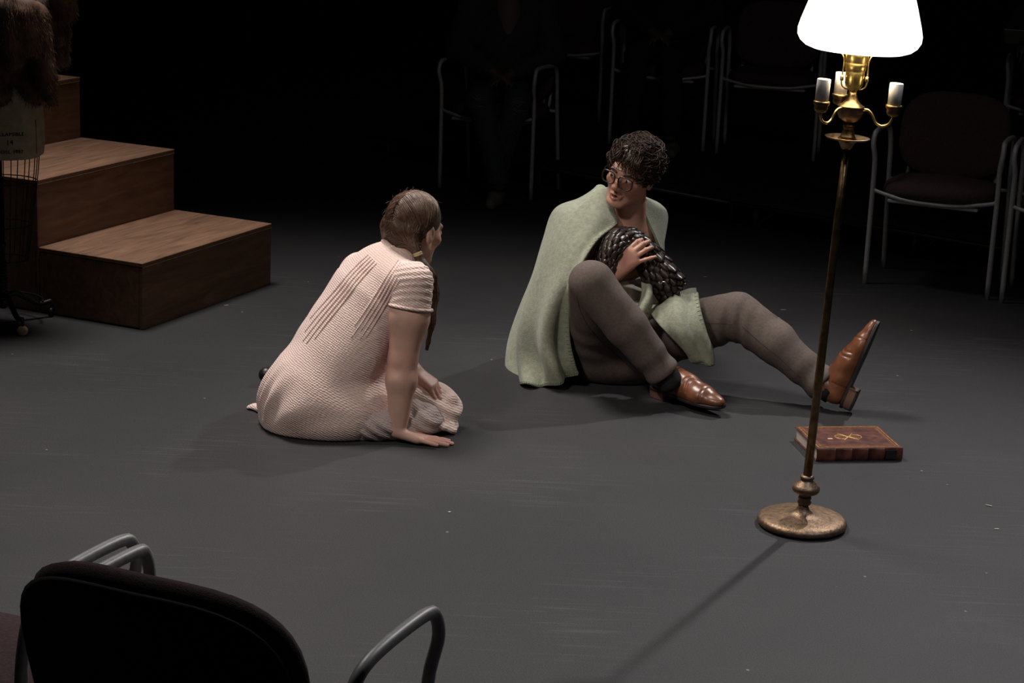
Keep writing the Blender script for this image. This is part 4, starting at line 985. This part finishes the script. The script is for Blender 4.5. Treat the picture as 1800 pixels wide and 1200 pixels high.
# the left cuff is cut with its own plane further out, so build that leg's end separately
legL = rest[3:]; tr_ = t_[:2]+t_[2:4]+rest[2:4]
tv, tq = sdf_mesh(t_[:2]+[t_[2], t_[5], fl_], *bounds([mpel, mkR, mkL, mhipR], .17), .0048, 2)
for lg, cut, dd_, kn in ((legR[1:], maR+dR*.018, dR, mkR), (t_[6:8], maL+dL*.035, dL, mkL)):
    v2, q2 = sdf_mesh(lg+[half(cut, dd_, .002), fl_], *bounds([kn, cut], .12), .0048, 2); tq = np.concatenate([tq, q2+len(tv)]); tv = np.concatenate([tv, v2])
tn = vnormals(tv, tq); dsp = .004*wnoise(tv, 16, 11)
for (hp0, kn0, an0, sd) in ((mhipR, mkR, maR, 1), (mhipL, mkL, maL, 2)):
    ax = nrm(an0-kn0); th_ = nrm(kn0-hp0); back = nrm((hp0-kn0)/np.linalg.norm(hp0-kn0)+(an0-kn0)/np.linalg.norm(an0-kn0))
    u = (tv-kn0)@ax; rr_ = np.linalg.norm(tv-kn0-u[:, None]*ax, axis=1); on = (u > .05)*(rr_ < .12); Lg = np.linalg.norm(an0-kn0)
    a_ = np.arctan2((tv-kn0)@np.cross(ax, back), (tv-kn0)@back)
    dsp += on*(.0055*np.sin(a_*3+u*9+sd)*sstep(.05, .2, u)+.004*np.sin(u*70+3*np.cos(a_)+sd)*sstep(Lg-.12, Lg-.02, u))
    dk = np.linalg.norm(tv-(kn0+back*.06), axis=1); dsp += .009*np.exp(-(dk/.075)**2)*np.sin(((tv-kn0)@(th_+ax))*75)
    w_ = (tv-hp0)@th_; dsp += .005*np.exp(-(np.linalg.norm(tv-hp0-th_*.12, axis=1)/.12)**2)*np.sin(w_*70+sd)
tv = tv+tn*dsp[:, None]
trou = part('trousers', tv, tq, M_TROU, man, True)
tbvh = BVHTree.FromPolygons([tuple(p) for p in tv], [tuple(int(k) for k in q_) for q_ in tq])
for key in ([(1012, 515), (1024, 555), (1048, 590), (1082, 622), (1118, 655)], [(1236, 567), (1262, 568), (1288, 570)], [(1304, 572), (1335, 600), (1372, 630), (1408, 664)]):
    pts = []
    for p in spline(np.array(key, float), 26):
        h_ = tbvh.ray_cast(Vector(OC), Vector(nrm(ray(*p))))
        if h_[0] is not None: pts.append(np.array(h_[0]))
    if len(pts) > 5: part('seam', *tube_vf(np.array(pts), .0014, 5), mat('trouser_seam', (.06, .046, .04), .9), trou, True)
# socks
M_SOCK = mat('black_sock', (.010, .010, .011), .95)
for an0, dd in ((maR, dR), (maL, dL)):
    part('sock', *tube_vf([an0-dd*.08, an0, an0+dd*.05, an0+dd*.07], [.047, .046, .046, .043], 20), M_SOCK, man, True)
# brown leather shoes
M_SHOE = mat('tan_leather', (.215, .078, .034), .33, col2=(.10, .034, .017), vscale=14, bump=.08, bscale=90); M_SOLE = mat('dark_sole', (.018, .014, .012), .6); M_HEEL = mat('heel_stack', (.16, .085, .06), .5)
M_LACE = mat('lace', (.06, .025, .014), .7)
def outline(fr, z, inset=0., n=44):
    key = [(0, -.088), (.022, -.082), (.033, -.06), (.033, -.02), (.032, .02), (.040, .07), (.045, .105), (.041, .15), (.030, .192), (.013, .212), (-.011, .212), (-.029, .195), (-.041, .150), (-.045, .10), (-.036, .05), (-.028, .01), (-.031, -.03), (-.033, -.06), (-.022, -.082)]
    p = spline(np.array(key), n, closed=True); c = V(0, .06); d_ = p-c
    return np.array([fr(x*(1-inset*1.), y, z) for x, y in p])
def extrude(rings):
    n = len(rings[0]); f = [[i*n+j, i*n+(j+1) % n, (i+1)*n+(j+1) % n, (i+1)*n+j] for i in range(len(rings)-1) for j in range(n)]
    f += [list(range(n))[::-1], [(len(rings)-1)*n+j for j in range(n)]]; return np.concatenate(rings), f
def shoe(fr, label=None):
    C = lambda a, b, ra, rb, k=.015, fl=None: cap(fr(*a), fr(*b), ra*fr.s, rb*fr.s, k=k, flat=fl)
    Z = fr.R[:, 2]; X = fr.R[:, 0]
    p = [C((0, -.050, .062), (0, -.046, .098), .036, .037), C((0, -.050, .045), (0, .0, .045), .034, .036), C((0, .0, .055), (0, .06, .050), .042, .040, .02), C((0, .06, .044), (0, .125, .036), .043, .041, .02, (Z, .8)), C((0, .12, .034), (0, .180, .031), .041, .024, .02, (Z, .72)), C((0, .18, .030), (0, .195, .029), .025, .018, .015, (Z, .7)), C((0, .015, .075), (0, .085, .052), .028, .03, .02)]
    p += [half(fr(0, 0, .022), -Z, .003), half(fr(0, -.046, .104), nrm(Z*1.-fr.R[:, 1]*.25), .003)]
    v, q = sdf_mesh(p, *bounds([fr(0, -.09, 0), fr(0, .22, .1), fr(0, 0, .1)], .06), .0034, 1)
    l = fr.inv(v); n = vnormals(v, q)
    v = v+n*(-.0022*np.exp(-((l[:, 1]-.142-.3*l[:, 0]**2*10)/.003)**2)-.003*np.exp(-((l[:, 1]-.098+.01*np.sin(l[:, 0]*60))/.004)**2)*(l[:, 2] > .05)-.0026*np.exp(-((l[:, 1]-.083+.01*np.sin(l[:, 0]*50))/.004)**2)*(l[:, 2] > .05)-.002*np.exp(-((l[:, 1]+.02)/.003)**2)*(l[:, 2] < .075))[:, None]
    up_ = part('shoe', v, q, M_SHOE, man, True)
    zs = lambda y: 0
    part('sole', *extrude([outline(fr, .014, .06), outline(fr, .0145, .0), outline(fr, .0215, .0), outline(fr, .0235, .04)]), M_SOLE, up_, True, smooth=False)
    hk = [(0, -.088), (.022, -.082), (.033, -.06), (.033, -.022), (.031, -.012), (-.031, -.012), (-.033, -.022), (-.033, -.06), (-.022, -.082)]
    hp_ = spline(np.array(hk), 36, closed=True)
    part('heel', *extrude([np.array([fr(x*.97, y*.98, z) for x, y in hp_]) for z in (-.010, .015)]), M_HEEL, up_, True, smooth=False)
    part('heel_tip', *extrude([np.array([fr(x*.975, y*.985, z) for x, y in hp_]) for z in (-.0135, -.009)]), M_SOLE, up_, True, smooth=False)
    for i in range(5):
        y = .022+i*.013; zc = .101-.0068*i-.04*max(0, y-.03)*.6
        part('lace', *tube_vf(spline([fr(-.020, y, zc-.010), fr(-.008, y+.002, zc+.001), fr(.008, y+.002, zc+.001), fr(.020, y, zc-.010)], 8), .0021, 6), M_LACE, up_, True)
    return up_
hR = G(1150, 694); toeR = G(1281, 736); yR = nrm(toeR-hR); fR = Frame(hR+yR*.088+V(0, 0, .016), yR, (-.05, -.1, 1), 1.1); shoe(fR)
hL = G(1489, 726); hL = hL+V(0, 0, .022); toeL = W(1553, 572, 6.52); yL = nrm(toeL-hL); zL = nrm(maL+V(0, 0, .08)-hL); fL = Frame(hL+yL*.085, yL, nrm(V(-.80, .34, .38)), 1.1); shoe(fL)

# ============================================================ scaly prop in his arms
scaly = thing('scaly_plush', 'dark brown scale-covered stuffed creature hugged against the man\'s chest', 'plush', W(1130, 470, 6.76))
M_SCB = mat('scaly_core', (.014, .010, .009), .7); M_SCALE = mat('scale_vinyl', (.052, .035, .028), .34, col2=(.022, .015, .013), vscale=25)
path = spline([W(1058, 492, 6.70), W(1066, 458, 6.71), W(1084, 428, 6.73), W(1108, 425, 6.76), W(1134, 448, 6.76), W(1156, 478, 6.74), W(1176, 502, 6.72), W(1192, 514, 6.71)], 80)
rads = np.interp(np.linspace(0, 1, 80), [0, .12, .3, .42, .55, .75, .9, 1], [.050, .050, .052, .050, .056, .068, .060, .034])
part('core', *tube_vf(path, rads*.93, 20), M_SCB, scaly, True)
# one overlapping scale, copied over the tube
sc_v = [(-.5, -.1, .0), (.5, -.1, .0), (.56, .45, .08), (.36, .85, .12), (0, 1.0, .13), (-.36, .85, .12), (-.56, .45, .08), (0, .35, .16), (0, -.1, .07), (0, .75, .17)]
sc_f = [[0, 8, 7, 6], [8, 1, 2, 7], [6, 7, 9, 5], [7, 2, 3, 9], [5, 9, 4], [9, 3, 4], [1, 0, 6, 5, 4, 3, 2]]
sme = mesh('scale', np.array(sc_v), sc_f, M_SCALE, smooth=True)
tn_ = np.gradient(path, axis=0); tn_ /= np.linalg.norm(tn_, axis=1, keepdims=True); cum = np.r_[0, np.cumsum(np.linalg.norm(np.diff(path, axis=0), axis=1))]
org = rootloc(scaly); a_ = nrm(np.cross(tn_[0], V(0, 1, 0))); cnt = 0; pos = .008; row = 0; k0 = 0
frames = []
for i in range(80):
    a_ = nrm(a_-tn_[i]*(a_@tn_[i])); frames.append((a_.copy(), np.cross(tn_[i], a_)))
while pos < cum[-1]-.004:
    i = int(np.searchsorted(cum, pos)); i = min(i, 79); r = rads[i]; a0, b0 = frames[i]; m = 13
    for j in range(m):
        an_ = 2*math.pi*(j+.5*(row % 2))/m; nn = math.cos(an_)*a0+math.sin(an_)*b0
        if nn[1] > .55 or cnt >= 296: continue
        y = nrm(tn_[i]+rng.normal(size=3)*.10); z = nrm(nn-y*(nn@y)); x = np.cross(y, z); s = 2*math.pi*r/m*1.02*rng.uniform(.92, 1.1)
        mw = Matrix.Identity(4); p = path[i]+nn*r*.93-org
        for q_ in range(3):
            mw[q_][0] = x[q_]*s; mw[q_][1] = y[q_]*s*1.15; mw[q_][2] = z[q_]*s*rng.uniform(.5, .9); mw[q_][3] = p[q_]
        o = bpy.data.objects.new('scale', sme); COL.objects.link(o); o.parent = scaly; o.matrix_local = mw; cnt += 1
    pos += .0195; row += 1
part('metal_glint_clip', *tube_vf(spline([W(1160, 500, 6.655), W(1166, 495, 6.65), W(1172, 499, 6.65)], 8), .0022, 5), mat('steel', (.6, .6, .6), .25, metal=1), scaly, True)

# ============================================================ sage blanket
M_BLK = mat('sage_fleece', (.335, .36, .265), .95, col2=(.25, .27, .195), vscale=70, sheen=.25, bump=.6, bscale=330); M_STI = mat('blanket_stitch', (.24, .26, .18), .9)
blanket = thing('blanket', 'pale sage green fleece blanket draped over the man\'s shoulders', 'blanket', G(960, 672))
def sheet(C, nu, nv, fold=None, thick=.007, name='drape', edges=()):
    C = np.array(C); rows = np.array([spline(r, nu) for r in C])           # v levels x nu
    g = np.array([spline(rows[:, i], nv) for i in range(nu)])               # nu x nv x 3
    if fold is not None: g = fold(g)
    v = g.reshape(-1, 3); f = np.array([[i*nv+j, (i+1)*nv+j, (i+1)*nv+j+1, i*nv+j+1] for i in range(nu-1) for j in range(nv-1)])
    o = part(name, v, f, M_BLK, blanket, True); md = o.modifiers.new('thick', 'SOLIDIFY'); md.thickness = thick; md.offset = 0
    for e in edges:
        ln = {'u0': g[0], 'u1': g[-1], 'v0': g[:, 0], 'v1': g[:, -1]}[e]; inn = {'u0': g[4], 'u1': g[-5], 'v0': g[:, 4], 'v1': g[:, -5]}[e]
        n_ = max(8, int(np.linalg.norm(np.diff(ln, axis=0), axis=1).sum()/.014)); lp_ = spline(ln, n_); ip_ = spline(inn, n_)
        mb = MB()
        for a, b in zip(lp_, ip_):
            d_ = nrm(b-a); w_ = V(0, -.004, .002)
            mb.add(*tube_vf([a-d_*.001+w_, a+d_*.012+w_], .0016, 4))
        mb.add(*tube_vf(lp_, .0045, 6)); mb.build('edge_stitching', M_STI, o, True)
    return g
B = lambda x, y, Y: W(x, y, Y)
def bfold(g):
    nu, nv = g.shape[:2]; du = np.gradient(g, axis=0); dv = np.gradient(g, axis=1); n = np.cross(du, dv); n /= np.linalg.norm(n, axis=2, keepdims=True)+1e-9
    u = np.linspace(0, 1, nu)[:, None]; w = np.linspace(0, 1, nv)[None]
    return g+n*(.022*np.sin(u*44+3*w)*sstep(.3, 1., w)+.006*np.sin(u*90+6*w)*sstep(.6, 1, w)+.006*np.sin(u*16+w*9))[..., None]
# rows from neck to hem; columns from the front edge (by his right knee) round the back to the left front edge
C = [
 [B(1072, 345, 6.93), B(1058, 328, 6.94), B(1048, 326, 6.96), B(1070, 332, 7.04), B(1110, 338, 7.08), B(1135, 345, 7.05), B(1136, 352, 6.97), B(1132, 360, 6.92)],
 [B(1076, 374, 6.85), B(1052, 350, 6.84), B(1018, 350, 6.90), B(1030, 352, 7.10), B(1100, 350, 7.18), B(1150, 358, 7.14), B(1158, 366, 7.02), B(1138, 382, 6.90)],
 [B(1082, 394, 6.80), B(1040, 390, 6.74), B(990, 376, 6.84), B(985, 370, 7.05), B(1080, 385, 7.24), B(1160, 372, 7.18), B(1168, 388, 7.05), B(1150, 410, 6.90)],
 [B(1046, 425, 6.68), B(1012, 432, 6.68), B(968, 420, 6.82), B(965, 420, 7.05), B(1070, 430, 7.26), B(1160, 400, 7.22), B(1169, 415, 7.06), B(1156, 432, 6.92)],
 [B(1012, 482, 6.60), B(985, 490, 6.66), B(946, 472, 6.82), B(945, 480, 7.05), B(1060, 490, 7.26), B(1158, 440, 7.22), B(1166, 440, 7.08), B(1160, 445, 6.98)],
 [B(1000, 540, 6.64), B(966, 548, 6.65), B(925, 532, 6.82), B(925, 540, 7.05), B(1050, 560, 7.26), B(1150, 510, 7.22), B(1160, 495, 7.08), B(1158, 480, 7.00)],
 [B(1000, 598, 6.66), B(956, 604, 6.65), B(912, 590, 6.80), B(915, 590, 7.05), B(1050, 600, 7.28), B(1150, 560, 7.24), B(1160, 540, 7.10), B(1155, 520, 7.02)],
 [B(1008, 640, 6.66), B(962, 648, 6.63), B(914, 636, 6.76), B(912, 630, 7.02), B(1050, 625, 7.28), B(1150, 600, 7.24), B(1158, 575, 7.10), B(1150, 555, 7.04)],
 [B(1016, 657, 6.66), B(968, 676, 6.63), B(920, 674, 6.68), B(915, 650, 6.98), B(1050, 632, 7.30), B(1150, 610, 7.26), B(1156, 595, 7.12), B(1148, 580, 7.06)]]
g1 = sheet(C, 110, 90, bfold, edges=('u0', 'v1'))
# folded-over strip between the legs and the corner lying on the left thigh
def sfold(k, a):
    def f(g):
        nu, nv = g.shape[:2]; du = np.gradient(g, axis=0); dv = np.gradient(g, axis=1); n = np.cross(du, dv); n /= np.linalg.norm(n, axis=2, keepdims=True)+1e-9
        u = np.linspace(0, 1, nu)[:, None]; w = np.linspace(0, 1, nv)[None]; return g+n*(a*np.sin(u*k+3*w))[..., None]
    return f
sheet([[B(1128, 496, 6.72), B(1138, 500, 6.68), B(1147, 508, 6.70)], [B(1126, 520, 6.68), B(1140, 522, 6.64), B(1149, 528, 6.66)], [B(1116, 545, 6.66), B(1130, 548, 6.62), B(1141, 552, 6.64)], [B(1108, 558, 6.66), B(1120, 566, 6.62), B(1132, 572, 6.64)]], 20, 30, sfold(7, .006), name='folded_strip', edges=('u1',))
sheet([[B(1140, 545, 6.66), B(1172, 528, 6.66), B(1200, 516, 6.68), B(1224, 516, 6.72)], [B(1158, 570, 6.60), B(1186, 560, 6.59), B(1208, 552, 6.60), B(1228, 548, 6.64)], [B(1180, 595, 6.58), B(1202, 592, 6.56), B(1222, 588, 6.57), B(1238, 584, 6.61)], [B(1205, 622, 6.60), B(1222, 628, 6.58), B(1240, 630, 6.58), B(1252, 618, 6.62)], [B(1212, 630, 6.61), B(1228, 638, 6.59), B(1245, 642, 6.59), B(1256, 638, 6.62)]], 34, 40, sfold(10, .008), name='front_corner', edges=('u1', 'v1'))
sheet([[B(1138, 545, 6.74), B(1158, 535, 6.72), B(1190, 515, 6.74), B(1222, 508, 6.80)], [B(1140, 562, 6.70), B(1160, 558, 6.66), B(1195, 535, 6.68), B(1228, 525, 6.74)]], 30, 16, sfold(12, .006), name='lap_fold')

# ============================================================ onlookers in the dark seats
def ribs(v, q, amp, seed): return v+vnormals(v, q)*(amp*wnoise(v, 18, seed))[:, None]
def onlooker(ch, label, top, legs, hairc, skin, crossed=0, paper=False, hands='lap', tear=False, dyaw=0.):
    rz = ch.rotation_euler.z+dyaw; z0 = ch.location.z; o = V(*ch.location)
    A = Frame(o, (-math.sin(rz), math.cos(rz), 0), (0, 0, 1))
    t = thing('person', label, 'person', o+A.R[:, 1]*.40)
    P = lambda x, y, z: A(x, y, z)
    m_top = mat('top_'+str(top), top, .95, var=.2, vscale=60); m_leg = mat('legs_'+str(legs), legs, .9, var=.25, vscale=70); m_skin = mat('skin_'+str(skin), skin, .6); m_hair = mat('hair_'+str(hairc), hairc, .5)
    hip = [P(s*.09, -.02, .545) for s in (-1, 1)]; kn = [P(-.10, .42, .54), P(.10, .42, .54)]
    an_ = [P(-.03-.05*crossed, .42+.05*crossed, .10), P(.03+.04*crossed, .44, .10)] if crossed else [P(-.12, .40, .10), P(.12, .44, .10)]
    if crossed: an_[0], an_[1] = P(.02, .40, .11), P(-.02, .50, .11)
    sh = [P(s*.185, -.06, 1.00) for s in (-1, 1)]; el = [P(-.26, .06, .76), P(.26, .06, .76)]
    wr = [P(-.045, .24, .66), P(.045, .26, .665)]
    if hands == 'raised': el[1] = P(.27, .16, .78); wr[1] = P(.20, .34, .80)
    hd = Frame(P(0, .02, 1.26), A.R[:, 1]*.95+V(0, 0, -.25), (0, 0, 1))
    b = head_prims(hd, 1., .001, neck_to=P(0, -.05, 1.05)) + [cap(P(0, 0, .56), P(0, -.07, .98), .13, .13, k=.05), cap(sh[0], sh[1], .05, .05, k=.04)]
    for i, s in ((0, -1), (1, 1)):
        b += [cap(sh[i], el[i], .045, .04, k=.03), cap(el[i], wr[i], .038, .028, k=.02), cap(hip[i], kn[i], .07, .05, k=.03), cap(kn[i], an_[i], .045, .032, k=.03)]
        dirn = nrm(P(-s*.05, .30, .63)-wr[i]) if hands == 'lap' or i == 0 else nrm(V(*(A.R[:, 1]*.8))+V(0, 0, -.35))
        hf_ = Frame(wr[i], dirn, (0, 0, 1)); b += hand_prims(hf_, [(.45, .5, .3)]*4, side=-s if hands == 'lap' else -s)[0]
    v, q = sdf_mesh(b, *bounds([P(-.3, -.2, .0), P(.3, .6, 1.42), P(-.3, .6, 0), P(.3, -.2, 1.4)], .06), .009, 1)
    part('body', v, q, m_skin, t, True)
    s_ = [cap(P(0, .0, .60), P(0, -.06, .80), .165, .17, flat=(A.R[:, 1], .82), k=.05), cap(P(0, -.06, .80), P(0, -.07, .98), .175, .15, flat=(A.R[:, 1], .8), k=.05), cap(sh[0], sh[1], .078, .078, k=.05)]
    for i in (0, 1): s_ += [cap(sh[i], el[i], .075, .068, k=.04), cap(el[i], el[i]+(wr[i]-el[i])*.86, .066, .046, k=.03)]
    s_ += [half(P(0, 0, .53), V(0, 0, -1), .005)]
    v, q = sdf_mesh(s_, *bounds([P(-.34, -.25, .5), P(.34, .4, 1.1), P(-.34, .4, .5), P(.34, -.25, 1.1)], .04), .011, 1); part('sweater', ribs(v, q, .008, 3), q, m_top, t, True)
    l_ = [cap(P(-.07, -.02, .56), P(.07, -.02, .56), .12, .12, k=.04)]
    for i in (0, 1): l_ += [cap(hip[i], kn[i], .088, .070, k=.03), cap(kn[i], an_[i], .067, .055, k=.02)]
    l_ += [half(P(0, 0, .115), V(0, 0, -1), .003)]
    v, q = sdf_mesh(l_, *bounds([P(-.25, -.2, .05), P(.25, .58, .7), P(-.25, .58, .05), P(.25, -.2, .7)], .05), .010, 1); tr = part('trousers', ribs(v, q, .007, 6), q, m_leg, t, True)
    if tear:
        mt = mat('frayed_denim', (.16, .17, .18), .95)
        for i in (0, 1):
            for k in range(7):
                c = kn[i]+V(0, 0, -.01)+A.R[:, 1]*.066; z = rng.uniform(-.035, .05); w_ = rng.uniform(.02, .045)
                part('frayed_thread', *tube_vf(spline([c-A.R[:, 0]*w_+V(0, 0, z), c+A.R[:, 1]*.01+V(0, 0, z+rng.normal()*.008), c+A.R[:, 0]*w_+V(0, 0, z+rng.normal()*.012)], 8), .0015, 4), mt, tr, True)
    for i in (0, 1):
        fs = Frame(V(an_[i][0], an_[i][1], z0)-A.R[:, 1]*.09, A.R[:, 1]+A.R[:, 0]*(.15 if i else -.15), (0, 0, 1)); sv_, sq_ = simple_shoe(fs, 1.1); part('shoe', sv_, sq_, mat('pale_shoe', (.13, .125, .11), .7), t, True)
    h_ = [ell(hd(0, -.02, .04), (.085, .106, .09), hd.R, .01), cap(hd(-.05, -.05, 0), hd(-.07, -.03, -.18), .05, .035, k=.03), cap(hd(.05, -.05, 0), hd(.07, -.03, -.18), .05, .035, k=.03), ell(hd(0, .12, -.03), (.08, .075, .09), hd.R, .01, -1)]
    v, q = sdf_mesh(h_, *bounds([hd.o], .24), .007, 1); part('hair', ribs(v, q, .005, 8), q, m_hair, t, True)
    if paper:
        pc = wr[1]+A.R[:, 1]*.13+V(0, 0, .02); v, f = box_vf((0, 0, 0), (.20, .28, .002)); R_ = np.stack([A.R[:, 0], nrm(A.R[:, 1]+V(0, 0, .35)), np.cross(A.R[:, 0], nrm(A.R[:, 1]+V(0, 0, .35)))], 1)
        pg = part('programme', v@R_.T, f, mat('programme_paper', (.5, .5, .5), .8), None, smooth=False); pg.location = pc; tag(pg, 'white programme sheet held by the onlooker at the upper right', 'paper')
    return t
onlooker(CH['centre'], 'onlooker in a dark sweater and ripped jeans seated behind the girl', (.03, .03, .032), (.035, .042, .055), (.008, .006, .005), (.10, .055, .042), crossed=1, tear=True, dyaw=.38)
onlooker(CH['second'], 'dark-clothed onlooker seated on the platform behind the man\'s head', (.008, .008, .009), (.008, .008, .009), (.01, .008, .006), (.09, .06, .045))
onlooker(CH['right'], 'dark-clothed onlooker seated at the upper right behind the maroon chair', (.008, .008, .009), (.008, .008, .010), (.01, .008, .006), (.10, .055, .04), paper=True, hands='raised')
